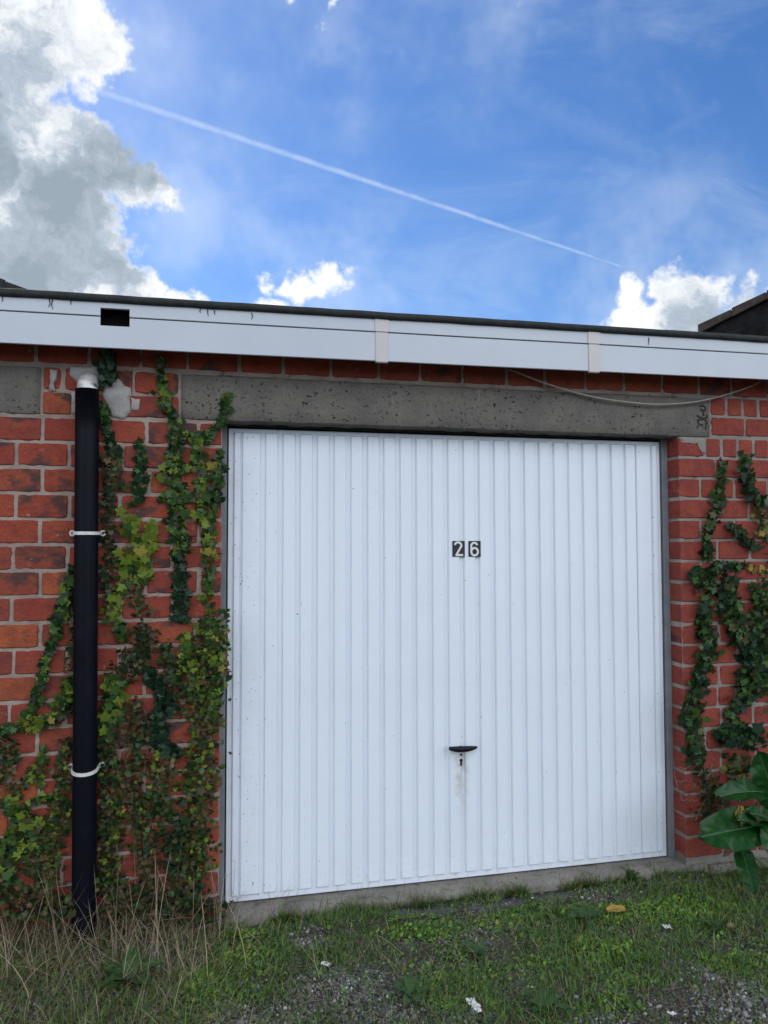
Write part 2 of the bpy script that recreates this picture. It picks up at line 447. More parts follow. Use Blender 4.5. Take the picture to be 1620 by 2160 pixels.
M['twig'] = plain('dead_twig', (0.24, 0.19, 0.16), 0.9, 0.2, 0.4, 60.0, 0.001)
M['paper'] = plain('white_litter', (0.75, 0.75, 0.74), 0.7, 0.3, 0.12, 60.0, 0.001)
M['stone'] = plain('brown_stone', (0.30, 0.22, 0.16), 0.9, 0.2, 0.4, 25.0, 0.004, (0.12, 0.10, 0.08, 0.6))


def leafmat(name, c, c2, rough=0.38, trans=0.25):
    m, q, b = mat(name, rough, 0.28)
    oi = q.n('ShaderNodeObjectInfo').outputs['Random']
    P = q.n('ShaderNodeTexCoord').outputs['Object']
    cc = q.mix(q.step(q.noise(P, 38.0, 4, 0.6), 0.3, 0.7), c, c2)
    cc = q.mix(q.m('MULTIPLY', oi, 0.4), cc, tuple(x * 0.6 for x in c))
    cc = q.mix(q.step(q.noise(P, 170.0, 3, 0.7), 0.62, 0.75, 0.0, 0.5), cc, tuple(0.5 * x + 0.02 for x in c2))
    setc(q, b, cc)
    bump(q, b, q.noise(P, 70.0, 4, 0.6), 0.002, 0.6)
    tr_ = q.n('ShaderNodeBsdfTranslucent'); q.t.links.new(cc, tr_.inputs[0])
    mx = q.n('ShaderNodeMixShader', {0: trans, 1: b.outputs[0], 2: tr_.outputs[0]})
    q.t.links.new(mx.outputs[0], q.t.nodes['Material Output'].inputs[0])
    return m


LEAF = [leafmat('ivy_dark', (0.017, 0.040, 0.019), (0.028, 0.060, 0.027)),
        leafmat('ivy_mid', (0.045, 0.105, 0.028), (0.075, 0.14, 0.035)),
        leafmat('ivy_lime', (0.15, 0.24, 0.030), (0.24, 0.30, 0.045), 0.45, 0.3),
        leafmat('ivy_olive', (0.055, 0.060, 0.022), (0.085, 0.075, 0.030)),
        leafmat('ivy_brown', (0.105, 0.062, 0.032), (0.16, 0.10, 0.05), 0.7, 0.15),
        leafmat('ivy_yellow', (0.40, 0.33, 0.06), (0.34, 0.30, 0.08), 0.5, 0.3),
        leafmat('ivy_bluegreen', (0.017, 0.046, 0.026), (0.028, 0.066, 0.036))]
DK, MD, LM, OL, BR, YL, BG = range(7)
M['dock'] = leafmat('dock_green', (0.008, 0.050, 0.010), (0.016, 0.078, 0.015), 0.38, 0.18)
M['weed'] = leafmat('weed_green', (0.040, 0.095, 0.030), (0.07, 0.13, 0.04), 0.5, 0.25)
M['deadleaf'] = leafmat('dead_leaf', (0.42, 0.28, 0.05), (0.30, 0.18, 0.05), 0.7, 0.2)


def tintmat(name, rough=0.55, trans=0.25, bmp=0.0):
    m, q, b = mat(name, rough, 0.35)
    a = q.n('ShaderNodeAttribute', attribute_name='tint').outputs['Color']
    setc(q, b, a)
    if trans:
        tr_ = q.n('ShaderNodeBsdfTranslucent'); q.t.links.new(a, tr_.inputs[0])
        mx = q.n('ShaderNodeMixShader', {0: trans, 1: b.outputs[0], 2: tr_.outputs[0]})
        q.t.links.new(mx.outputs[0], q.t.nodes['Material Output'].inputs[0])
    if bmp: bump(q, b, q.noise(q.n('ShaderNodeTexCoord').outputs['Object'], 300.0, 3, 0.7), bmp)
    return m


M['grass'] = tintmat('grass_blades', 0.5, 0.3)
M['straw'] = tintmat('dry_straw', 0.75, 0.15)
M['gravel'] = tintmat('gravel_stone', 0.85, 0.0, 0.001)

m, q, b = mat('soil', 0.95, 0.15)
geo = q.n('ShaderNodeNewGeometry').outputs['Position']
c = q.mix(q.step(q.noise(geo, 2.2, 5, 0.65), 0.38, 0.65), (0.060, 0.048, 0.036), (0.085, 0.078, 0.068))
vor = q.n('ShaderNodeTexVoronoi', {'Scale': 95.0}); q.t.links.new(geo, vor.inputs['Vector'])
grit = q.step(q.noise(geo, 5.0, 4, 0.6), 0.42, 0.6, 0.15, 0.8)
vcol = q.n('ShaderNodeSeparateColor'); q.t.links.new(vor.outputs['Color'], vcol.inputs[0])
c = q.mix(q.m('MULTIPLY', grit, q.step(vcol.outputs[0], 0.25, 1.0)), c, (0.21, 0.205, 0.20))
c = q.mix(q.step(q.noise(geo, 70.0, 4, 0.7), 0.55, 0.7, 0.0, 0.7), c, (0.028, 0.022, 0.016))
c = q.mix(q.step(q.noise(geo, 1.1, 5, 0.7), 0.5, 0.68, 0.0, 0.7), c, (0.045, 0.060, 0.022))
setc(q, b, c)
bump(q, b, q.m('ADD', q.m('MULTIPLY', vor.outputs['Distance'], -1.2), q.noise(geo, 60.0, 5, 0.7)), 0.010, 1.0)
M['soil'] = m

# ------------------------------------------------------------------ ground
WF = -0.10                                        # outer face of the brickwork


def gz(x, y):
    z = -0.062 + 0.014 * fb(x, y, 0, 1.7, 3) + 0.008 * fb(x, y, 3.3, 9.0, 2)
    if y > -0.9: z += 0.014 * max(0.0, 1 - abs(y + 0.22) / 0.5)
    if x < -0.02 and y > -0.8:
        z += 0.062 * min(1.0, (-0.02 - x) / 0.22) * max(0.0, 1 - max(0.0, -y - 0.15) / 0.5); return min(z, 0.03)
    if 0.0 < x < 2.25 and y > -0.26: z = -0.043 + 0.032 * fb(x, y * 2, 6.6, 3.2, 3)
    return min(z, -0.014)


xs = np.concatenate([[-400, -150, -60, -25, -12, -7, -4.5], np.arange(-3, 5.01, 0.04), [6.5, 9, 14, 25, 60, 150, 400]])
ys = np.concatenate([[-400, -150, -60, -25, -12, -7, -5], np.arange(-4, 0.21, 0.04), [1, 3, 7, 14, 25, 60, 150, 400]])
V = np.array([(x, y, gz(x, y) if (-3.01 <= x <= 5.01 and -4.01 <= y <= 0.25) else -0.062) for y in ys for x in xs])
nx, ny = len(xs), len(ys)
I = np.arange((nx) * (ny)).reshape(ny, nx)
Q = np.stack([I[:-1, :-1], I[:-1, 1:], I[1:, 1:], I[1:, :-1]], -1).reshape(-1, 4)
gr = link('ground', arr_mesh('ground', V, [Q], M['soil'], smooth=True)); tag(gr, 'dark gritty soil and trodden gravel in front of the garage', kind='structure')

# ------------------------------------------------------------------ garage
GAR = empty('brick_garage', (1.07, WF, -0.06))
tag(GAR, 'red brick garage with white fascia, concrete lintel and white ribbed door numbered 26', 'garage')
JL, JR = -0.030, 2.167                            # the two jambs of the opening
JT = 0.0122                                        # joint


def brick_mesh(name, w_, h_, d_, seed, m_):
    """one worn brick: uneven outline, rounded arris, front at y = 0, centre at origin"""
    r = random.Random(seed)
    nxs, nzs = (9, 4) if w_ > 0.13 else (4, 4)
    ol = []
    for i in range(nxs): ol.append((-w_ / 2 + w_ * i / nxs, -h_ / 2, 0, -1))
    for i in range(nzs): ol.append((w_ / 2, -h_ / 2 + h_ * i / nzs, 1, 0))
    for i in range(nxs): ol.append((w_ / 2 - w_ * i / nxs, h_ / 2, 0, 1))
    for i in range(nzs): ol.append((-w_ / 2, h_ / 2 - h_ * i / nzs, -1, 0))
    n = len(ol); v = []; f = []
    pts = []
    for (x, z, a, c_) in ol:
        k = (r.uniform(-0.0022, 0.0010) - (0.009 * r.random() if r.random() < 0.13 else 0)) * (0.30 if m_ is M['brick_b'] else 0.55)
        corner = abs(abs(x) - w_ / 2) < 1e-6 and abs(abs(z) - h_ / 2) < 1e-6
        if corner: q_ = r.uniform(0.001, 0.004); pts.append((x - math.copysign(q_, x), z - math.copysign(q_, z)))
        else: pts.append((x + a * k, z + c_ * k))
    for (x, z) in pts: v.append((x, d_, z))
    for (x, z) in pts: v.append((x, 0.0035, z))
    for (x, z) in pts:
        c_ = r.uniform(0.0022, 0.0045); v.append((x - math.copysign(min(c_, abs(x)), x), r.uniform(-0.0004, 0.0004), z - math.copysign(min(c_, abs(z)), z)))
    for k in (0, n):
        for i in range(n): f.append((k + i, k + (i + 1) % n, k + n + (i + 1) % n, k + n + i))
    f.append(tuple(range(2 * n, 3 * n)))
    return mesh(name, v, f, m_)


_bc = {}


def get_brick(w_, d_, h_, mk):
    w_ = round(w_ / 0.006) * 0.006
    key = (round(w_, 3), d_, round(h_, 4), mk)
    if key not in _bc: _bc[key] = [brick_mesh('brick', w_, h_, d_, hash((round(w_ * 1000), int(d_ * 1000), k)) & 0xffff, M[mk]) for k in range(4 if w_ > 0.17 else 2)]
    return random.choice(_bc[key])


def mortar_sheet(mb, x0, x1, z0, z1, y, step=0.014, amp=0.0022, holes=()):
    nx_ = max(2, int((x1 - x0) / step)); nz_ = max(2, int((z1 - z0) / step)); v = []; f = []
    for j in range(nz_ + 1):
        for i in range(nx_ + 1):
            x = x0 + (x1 - x0) * i / nx_; z = z0 + (z1 - z0) * j / nz_
            v.append((x, y - amp * (1 + fb(x, z, 1.0, 31, 3)) - 0.0025 * max(0, fb(x, z, 5.0, 9, 2)) + 0.011 * max(0, fb(x, z, 8.0, 17, 3) - 0.12), z))
    for j in range(nz_):
        for i in range(nx_):
            a = j * (nx_ + 1) + i; f.append((a, a + 1, a + nx_ + 2, a + nx_ + 1))
    mb.add(v, f)


ZT = 2.062                                         # underside of lintel
far_bricks = MB()


def far_brick(x0, x1, z0, z1):
    far_bricks.box(x0 + 0.002, x1 - 0.002, WF + random.uniform(-.001, .001), WF + 0.03, z0, z1)


# left wall ---------------------------------------------------------
wl = MB(); mortar_sheet(wl, -2.4, JL, -0.12, 2.45, WF + 0.0065)
wl.box(-2.4, JL - 0.001, WF + 0.008, 0.12, -0.3, 2.45)
wallL = wl.build('brick_wall', M['mortar_a'], GAR, True, loc=(-0.45, WF, 0))
PL = 0.104
LINT_L = -0.752                                    # the neighbouring opening's lintel ends here


def lay(wall, x0, x1, zb, zt, joints, mk, vis, jamb_left=False, jamb_right=False, skip=None):
    xs_ = [x0] + sorted(j for j in joints if x0 + 0.03 < j < x1 - 0.03) + [x1]
    for a, c_ in zip(xs_[:-1], xs_[1:]):
        aa = a + (JT / 2 if a != x0 or not jamb_left else 0); cc = c_ - (JT / 2 if c_ != x1 or not jamb_right else 0)
        if cc - aa < 0.025: continue
        mid = (aa + cc) / 2
        if skip and skip(mid, (zb + zt) / 2): continue
        if not vis(aa, cc): far_brick(aa, cc, zb + JT / 2, zt - JT / 2); continue
        at_jamb = (jamb_left and a == x0) or (jamb_right and c_ == x1)
        me = get_brick(cc - aa, 0.098 if at_jamb else 0.03, zt - zb - JT, mk)
        o = link('brick', me, wall, (mid + random.uniform(-.0012, .0012), WF + random.uniform(-0.0022, 0.0012), (zb + zt) / 2 + random.uniform(-.001, .001)))
        o.rotation_euler = (random.uniform(-.006, .006), random.uniform(-.006, .006), random.uniform(-.006, .006))


visL = lambda a, c_: c_ > -0.98
for k in range(21):
    zt = ZT - 0.004 - PL * k; zb = zt - PL
    off = -0.739 if k % 2 == 0 else -0.841
    js = [off + 0.204 * i + random.uniform(-.008, .008) for i in range(-9, 6)]
    lay(wallL, -2.4, JL, zb, zt, js, 'brick_a', visL, jamb_right=True)
# two courses beside the lintels
for k in range(2):
    zt = 2.266 - 0.102 * k; zb = zt - 0.102
    js = [-0.668, -0.60, -0.392, -0.285] if k == 0 else [-0.628, -0.43, -0.245]
    lay(wallL, LINT_L + 0.004, -0.205, zb, zt, js, 'brick_a', visL)
# right wall --------------------------------------------------------
wr = MB(); mortar_sheet(wr, JR + 0.001, 4.2, -0.12, 2.45, WF + 0.0065)
wr.box(JR + 0.005, 4.2, WF + 0.008, 0.12, -0.3, 2.45)
wallR = wr.build('brick_wall', M['mortar_b'], GAR, True, loc=(2.6, WF, 0))
PR = 0.1022
visR = lambda a, c_: a < 2.78
for k in range(20):
    zt = ZT + 0.004 - PR * k; zb = zt - PR
    if k == 0: js = [2.318] + [2.318 + 0.093 * i for i in range(1, 20)]
    elif k == 12: js = [2.36, 2.46] + [2.57 + 0.19 * i for i in range(9)]
    else: js = [(2.372 if k % 2 else 2.285) + 0.190 * i + random.uniform(-.008, .008) for i in range(0, 10)]
    lay(wallR, JR, 4.2, zb, zt, js, 'brick_b', visR, jamb_left=True)
for k in range(2):
    zt = 2.272 - 0.100 * k; zb = zt - 0.100
    js = [2.445 + 0.093 * i for i in range(0, 18)] if k == 0 else [2.550 + 0.19 * i for i in range(9)]
    lay(wallR, 2.350, 4.2, zb, zt, js, 'brick_b', visR)
# course over the lintels
wt = MB(); mortar_sheet(wt, JL - 0.001, JR, 2.262, 2.45, WF + 0.0065); wt.box(JL, JR, WF + 0.008, 0.12, 2.262, 2.45)
wallT = wt.build('brick_wall', M['mortar_a'], GAR, True, loc=(1.07, WF, 2.3))
for k in range(1):
    zb = 2.272 + 0.104 * k; zt = zb + 0.104
    lay(wallL, -2.4, 4.2, zb, zt, [-0.78 + 0.102 * k + 0.204 * i + random.uniform(-.012, .012) for i in range(-8, 26)], 'brick_a',
        (lambda a, c_: -0.98 < c_ and a < 2.78) if k == 0 else (lambda a, c_: False))
fbm = far_bricks.build('brickwork', M['brick_a'], GAR); fbm['kind'] = 'stuff'
# right jamb: mortar in the reveal
mb = MB(); mb.box(JR + 0.0085, JR + 0.03, WF + 0.010, 0.11, -0.02, ZT)
mb.build('reveal_mortar', M['mortar_b'], GAR, loc=(JR, 0, 1))


def rough_box(x0, x1, y0, y1, z0, z1, step=0.03, amp=0.002, seed=0.0, round_=0.006):
    """box with an uneven front, top and bottom arris"""
    nx_ = max(2, int((x1 - x0) / step)); prof = []
    h = z1 - z0
    ring = [(y1, z0), (y0 + round_, z0), (y0 + 0.001, z0 + round_), (y0, z0 + h * .3), (y0, z0 + h * .6), (y0 + 0.001, z1 - round_), (y0 + round_, z1), ((y0 + y1) / 2, z1), (y1, z1)]
    v = []; f = []; n = len(ring)
    for i in range(nx_ + 1):
        x = x0 + (x1 - x0) * i / nx_
        for (y, z) in ring:
            k1 = amp * fb(x, z, seed, 14, 3); k2 = amp * fb(x, z, seed + 9, 12, 3)
            v.append((x, y + (k1 if y < y1 - 1e-6 else 0), z + k2))
    for i in range(nx_):
        for j in range(n):
            f.append((i * n + j, i * n + (j + 1) % n, (i + 1) * n + (j + 1) % n, (i + 1) * n + j))
    f.append(tuple(range(n))); f.append(tuple(nx_ * n + j for j in reversed(range(n))))
    return v, f


for (a, c_, sd) in ((-0.199, 2.340, 1.0), (-2.4, LINT_L, 4.0)):
    mb = MB(); mb.add(*rough_box(a, c_, WF - 0.003, 0.11, 2.066, 2.258, amp=0.0035, seed=sd))
    o = mb.build('lintel', M['lintel'], GAR, True, loc=((a + c_) / 2, WF, 2.16)); fix_normals(o.data)
    if a < -1: lintel_left = o
    else: lintel = o
# dark lettering pressed in at the lintel's right end
def strokes(mb, lines, y, wd, m_=0, th=0.0012):
    for ln in lines:
        for (x0, z0), (x1, z1) in zip(ln[:-1], ln[1:]):
            dx, dz = x1 - x0, z1 - z0; L = math.hypot(dx, dz) or 1; ux, uz = dx / L, dz / L; px, pz = -uz * wd / 2, ux * wd / 2
            e = wd * 0.3
            a0 = (x0 - ux * e, z0 - uz * e); a1 = (x1 + ux * e, z1 + uz * e)
            q_ = [(a0[0] + px, a0[1] + pz), (a1[0] + px, a1[1] + pz), (a1[0] - px, a1[1] - pz), (a0[0] - px, a0[1] - pz)]
            v = [(p[0], y - th, p[1]) for p in q_] + [(p[0], y, p[1]) for p in q_]
            mb.add(v, [(0, 1, 2, 3), (4, 7, 6, 5), (0, 4, 5, 1), (1, 5, 6, 2), (2, 6, 7, 3), (3, 7, 4, 0)], m_)
            th += 0.00002


def zp(x, y): p = at(1440 + x / 13.5, 820 + y / 13.5, WF - 0.004); return (p.x, p.z)


mb = MB()
strokes(mb, [[zp(490, 500), zp(560, 480), zp(630, 520), zp(650, 580), zp(600, 630), zp(540, 610), zp(520, 580)],
             [zp(420, 760), zp(500, 820), zp(600, 840), zp(670, 820), zp(690, 750)], [zp(580, 680), zp(600, 750)],
             [zp(440, 960), zp(435, 885), zp(560, 870), zp(650, 880)], [zp(650, 880), zp(690, 980), zp(665, 1070), zp(655, 1150)],
             [zp(455, 1000), zp(520, 1025), zp(575, 1040)], [zp(425, 1075), zp(440, 1070)]], WF - 0.0045, 0.0085)
o = mb.build('lettering', M['paint_mark'], lintel, loc=(2.31, WF - 0.004, 2.16)); fix_normals(o.data)

# cement patches round the pipe outlet and the neighbouring lintel
def blob_patch(name, poly, y, th, m_, parent, seed):
    P_ = [at(x, yy, y) for x, yy in poly]; c_ = sum(P_, Vector()) / len(P_)
    ring = []
    n = len(P_)
    for i in range(n):
        a, b2 = P_[i], P_[(i + 1) % n]
        for k in range(4):
            p = a.lerp(b2, k / 4); j = 0.006 * fb(p.x, p.z, seed, 40, 3); d = (p - c_).normalized(); ring.append(p + d * j)
    v = [(p.x, y + 0.010, p.z) for p in ring]
    for s_, t in ((0.96, 0.3), (0.80, 0.8), (0.5, 1.0), (0.2, 0.95)):
        v += [(c_.x + (p.x - c_.x) * s_, y - th * t + 0.003 * fb(p.x * s_, p.z * s_, seed + 2, 50, 3), c_.z + (p.z - c_.z) * s_) for p in ring]
    N_ = len(ring); f = []
    for k in range(4):
        for i in range(N_): f.append((k * N_ + i, k * N_ + (i + 1) % N_, (k + 1) * N_ + (i + 1) % N_, (k + 1) * N_ + i))
    f.append(tuple(4 * N_ + i for i in range(N_)))
    me = mesh(name, [Vector(p) - c_ for p in v], f, m_, True); fix_normals(me)
    return link(name, me, parent, c_)


blob_patch('cement_patch', [(222, 800), (246, 792), (262, 812), (277, 818), (276, 870), (262, 884), (236, 880), (224, 858), (214, 830)], WF, 0.009, M['cement'], wallL, 1.0)
blob_patch('cement_patch', [(148, 772), (166, 775), (205, 772), (212, 792), (206, 812), (160, 806), (146, 794)], WF, 0.010, M['cement'], wallL, 2.0)
blob_patch('cement_patch', [(105, 778), (122, 780), (120, 800), (112, 812), (118, 826), (102, 826), (106, 808)], WF, 0.008, M['cement'], wallL, 3.0)
blob_patch('cement_patch', [(276, 838), (296, 842), (294, 864), (277, 866)], WF, 0.004, M['cement'], wallL, 4.0)
blob_patch('cement_patch', [(150, 826), (160, 826), (160, 875), (151, 872)], WF, 0.006, M['cement'], wallL, 5.0)
blob_patch('cement_patch', [(1433, 922), (1478, 924), (1490, 926), (1490, 958), (1481, 958), (1478, 936), (1434, 932)], WF, 0.002, M['mortar_b'], wallR, 6.0)

# door frame --------------------------------------------------------
for (a, c_) in ((-0.031, -0.006), (2.137, JR + 0.003)):
    mb = MB(); mb.box(a, c_, -0.004, 0.07, -0.004, 2.075, 0.002); mb.build('door_frame', M['frame'], GAR, loc=((a + c_) / 2, 0.03, 1.0))
mb = MB(); mb.box(-0.004, 2.135, 0.002, 0.07, 2.057, 2.10, 0.002); mb.box(-0.004, 2.135, -0.016, 0.0, 2.066, 2.10, 0.002)
mb.build('frame_head', M['head'], GAR, loc=(1.07, 0.03, 2.07))

# door --------------------------------------------------------------
mb = MB(); mb.box(0.0, 2.13, 0.006, 0.036, 0.0, 2.050, 0.003)
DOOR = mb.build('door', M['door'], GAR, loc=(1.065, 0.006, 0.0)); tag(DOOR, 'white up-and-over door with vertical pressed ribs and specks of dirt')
PB, PT = 0.027, 2.034
edges = [(0.0215, 0.0535), (0.0575, 0.1415)]
pit_ = (1.989 + 0.0175 - 0.159) / 24
edges += [(0.159 + pit_ * k, 0.159 + pit_ * k + pit_ - 0.0175) for k in range(24)]
edges += [(1.989, 2.073), (2.077, 2.109)]
_pm = {}


def panel_mesh(wd):
    k = round(wd, 4)
    if k in _pm: return _pm[k]
    h = PT - PB; dep = 0.0125; c1 = 0.0058
    R_ = [(-wd / 2, 0), (wd / 2, 0), (wd / 2, h), (-wd / 2, h)]
    def ring(ins, y): return [(-wd / 2 + ins, y, ins), (wd / 2 - ins, y, ins), (wd / 2 - ins, y, h - ins), (-wd / 2 + ins, y, h - ins)]
    v = ring(0, 0.002) + ring(0.0008, -0.001) + ring(c1 * .6, -dep * .8) + ring(c1, -dep); f = []
    for s_ in range(3):
        for i in range(4): f.append((s_ * 4 + i, s_ * 4 + (i + 1) % 4, (s_ + 1) * 4 + (i + 1) % 4, (s_ + 1) * 4 + i))
    f.append((12, 13, 14, 15))
    _pm[k] = mesh('panel', v, f, M['door']); return _pm[k]


for (a, c_) in edges: link('panel', panel_mesh(c_ - a), DOOR, ((a + c_) / 2, 0.006, PB))
YD = 0.006 - 0.0125                                # front of the panels


def plate(px0, px1, py0, py1, lines, nm):
    a, c_ = at(px0, py1, YD - 0.003), at(px1, py0, YD - 0.003)
    mb = MB(); mb.box(a.x, c_.x, YD - 0.003, YD - 0.0003, a.z, c_.z, 0.0006, 0)
    W_, H_ = c_.x - a.x, c_.z - a.z
    strokes(mb, [[(a.x + u * W_, a.z + v_ * H_) for (u, v_) in ln] for ln in lines], YD - 0.003, 0.0092, 1, 0.0008)
    o = mb.build('number_plate', [M['plate'], M['digit']], DOOR, loc=((a.x + c_.x) / 2, YD - 0.002, (a.z + c_.z) / 2)); fix_normals(o.data)
    tag(o, nm)


def arc(cx, cy, rx, ry, a0, a1, n=12): return [(cx + rx * math.cos(math.radians(a0 + (a1 - a0) * i / n)), cy + ry * math.sin(math.radians(a0 + (a1 - a0) * i / n))) for i in range(n + 1)]


two = arc(0.45, 0.71, 0.26, 0.20, 160, -20, 14) + [(0.66, 0.60), (0.30, 0.11), (0.80, 0.11)]
six = arc(0.47, 0.68, 0.25, 0.20, 25, 180, 10) + [(0.22, 0.60), (0.22, 0.32)]
plate(954.5, 980.5, 1141, 1174.5, [two], 'black plate with white figure 2')
plate(988.5, 1014, 1141, 1174.5, [six, arc(0.49, 0.32, 0.27, 0.235, 0, 360, 20)], 'black plate with white figure 6')
# handle
hc = at(977, 1579, YD - 0.03)
mb = MB(); k = 17; v = []; f = []; n = 10; L = 0.136
for i in range(k):
    t = i / (k - 1); x = (t - 0.5) * L
    prof = max(0.30, (math.sin(math.pi * (0.10 + 0.86 * t)) ** 0.55)); hh = 0.0160 * prof; dd = 0.012 * prof
    dz = 0.005 * (1 - (2 * t - 1) ** 2) * -1 + 0.003 * (0.5 - t)
    for j in range(n):
        an = 2 * math.pi * j / n; v.append((hc.x + x, hc.y + dd * math.cos(an), hc.z + 0.004 + dz + hh * math.sin(an) * (0.75 if math.sin(an) > 0 else 1.0)))
for i in range(k - 1):
    for j in range(n): f.append((i * n + j, i * n + (j + 1) % n, (i + 1) * n + (j + 1) % n, (i + 1) * n + j))
f.append(tuple(range(n))); f.append(tuple((k - 1) * n + j for j in reversed(range(n))))
mb.add(v, f)
mb.tube([(hc.x - 0.004, YD + 0.001, hc.z - 0.003), (hc.x - 0.004, hc.y, hc.z - 0.003)], [0.009, 0.007], 12)
o = mb.build('handle', M['black'], DOOR, True, loc=hc); fix_normals(o.data)
kc = at(972.5, 1608, YD)
mb = MB(); ang = [(0.0072 * math.cos(math.radians(a)), 0.009 + 0.0072 * math.sin(math.radians(a))) for a in range(-50, 231, 20)]
ol = ang + [(-0.0042, -0.002), (-0.0042, -0.013), (-0.002, -0.016), (0.002, -0.016), (0.0042, -0.013), (0.0042, -0.002)]
v = [(kc.x + x, YD - 0.0012, kc.z + z) for x, z in ol] + [(kc.x + x, YD + 0.001, kc.z + z) for x, z in ol]; n = len(ol)
mb.add(v, [tuple(range(n)), tuple(reversed(range(n, 2 * n)))] + [(i, (i + 1) % n, n + (i + 1) % n, n + i) for i in range(n)])
o = mb.build('keyhole', M['black'], DOOR, loc=kc); fix_normals(o.data)
mb = MB(); p = at(972.5, 1592, YD); mb.tube([(p.x, YD + 0.001, p.z), (p.x, YD - 0.0022, p.z)], [0.0058, 0.0048], 10); mb.build('rivet', M['screw'], DOOR, loc=p)

# worn catch under the frame head, dirt lodged under the fascia
p = at(1098, 914, -0.02); mb = MB(); mb.box(p.x - 0.026, p.x + 0.026, -0.030, -0.0165, p.z - 0.010, p.z + 0.014, 0.006); mb.build('catch', M['screw'], GAR, loc=p)
# threshold and slab -----------------------------------------------
v, f = rough_box(-0.06, 2.27, WF - 0.022, 0.12, -0.16, -0.006, 0.04, 0.004, 3.0, 0.010)
me = mesh('threshold', v, f, M['thresh'], True); fix_normals(me); link('threshold', me, GAR)
v, f = rough_box(2.285, 2.62, WF - 0.035, WF + 0.02, -0.16, -0.012, 0.03, 0.007, 8.0, 0.015)
me = mesh('footing', v, f, M['thresh'], True); fix_normals(me); link('footing', me, GAR)
v, f = rough_box(0.02, 2.20, -0.215, WF - 0.024, -0.18, -0.043, 0.04, 0.006, 6.0, 0.012)
me = mesh('concrete_slab', v, f, M['slab'], True); fix_normals(me); sl_ = link('apron', me); tag(sl_, 'narrow dark concrete strip along the garage threshold', kind='structure')

# fascia, roof ------------------------------------------------------
YF = -0.26
_kf = (CAM.y - YF) / (CAM.y + 0.20)              # positions below were read off for a fascia 0.20 m out
fzs = lambda z: CAM.z + (z - CAM.z) * _kf
fxs = lambda x: CAM.x + (x - CAM.x) * _kf
sh = lambda x: 0.0063 * (x + 0.88)


def fbox(mb, x0, x1, y0, y1, z0, z1, m_=0):
    x0, x1, z0, z1 = fxs(x0), fxs(x1), fzs(z0), fzs(z1)
    n = max(1, int((x1 - x0) / 0.3)); v = []; f = []
    for i in range(n + 1):
        x = x0 + (x1 - x0) * i / n; s_ = sh(x) + 0.0012 * fb(x, 0, 2, 1.3, 2)
        b_ = 0.0015
        v += [(x, y0 + b_, z0 + s_), (x, y0, z0 + b_ + s_), (x, y0, z1 - b_ + s_), (x, y0 + b_, z1 + s_), (x, y1, z1 + s_), (x, y1, z0 + s_)]
    for i in range(n):
        for j in range(6): f.append((i * 6 + j, i * 6 + (j + 1) % 6, (i + 1) * 6 + (j + 1) % 6, (i + 1) * 6 + j))
    f.append(tuple(range(6))); f.append(tuple(n * 6 + j for j in reversed(range(6))))
    mb.add(v, f, m_)


HX0, HX1, HZ0, HZ1 = -0.513, -0.401, 2.417 - sh(-0.45), 2.487 - sh(-0.45)
cuts = [-2.4, 0.646, 1.661, 4.2]
for i in range(3):
    a, c_ = cuts[i] + 0.004, cuts[i + 1] - 0.004
    mb = MB()
    spans = [(a, HX0), (HX1, c_)] if i == 0 else [(a, c_)]
    for (s0, s1) in spans:
        fbox(mb, s0, s1, YF, YF + 0.012, 2.3245, 2.4490)
        fbox(mb, s0, s1, YF - 0.003, YF + 0.012, 2.4530, 2.510)
    if i == 0:
        fbox(mb, HX0, HX1, YF, YF + 0.012, 2.3245, HZ0); fbox(mb, HX0, HX1, YF - 0.003, YF + 0.012, HZ1, 2.510)
    fbox(mb, a, c_, YF + 0.013, YF + 0.020, 2.330, 2.4) if i else None
    o = mb.build('fascia_board', M['upvc'], GAR, loc=((a + c_) / 2, YF, 2.42)); fix_normals(o.data)
for xc in (0.646, 1.661):
    mb = MB(); fbox(mb, xc - 0.027, xc + 0.027, YF - 0.0045, YF - 0.0005, 2.3195, 2.4505); fbox(mb, xc - 0.031, xc + 0.031, YF - 0.0075, YF - 0.0035, 2.4510, 2.508)
    fbox(mb, xc - 0.027, xc + 0.027, YF - 0.0045, YF + 0.014, 2.3175, 2.3205)
    o = mb.build('joint_cover', M['upvc_old'], GAR, loc=(xc, YF, 2.42)); fix_normals(o.data)
mb = MB(); fbox(mb, -2.4, 4.2, YF + 0.07, YF + 0.09, 2.37, 2.505); mb.build('void_shade_board', M['void'], GAR, loc=(0.9, -0.12, 2.43))  # added board, coloured dark as the shade of the roof void
mb = MB(); fbox(mb, -2.4, 4.2, YF + 0.002, 5.6, 2.512, 2.528); mb.build('roof', M['felt'], GAR, loc=(0.9, 2.7, 2.52))
ROOF = GAR.children[-1]
pts = []; rad = []
for i in range(160):
    x = fxs(-2.4) + fxs(6.6) * i / 159; pts.append((x, YF - 0.006, fzs(2.523) + sh(x) + 0.0018 * fb(x, 0, 7, 5, 3))); rad.append(0.0165 + 0.0012 * fb(x, 1, 3, 9, 2))
mb = MB(); mb.tube(pts, rad, 10); mb.build('roof_edge_roll', M['felt'], GAR, True, loc=(0.9, YF, 2.52))
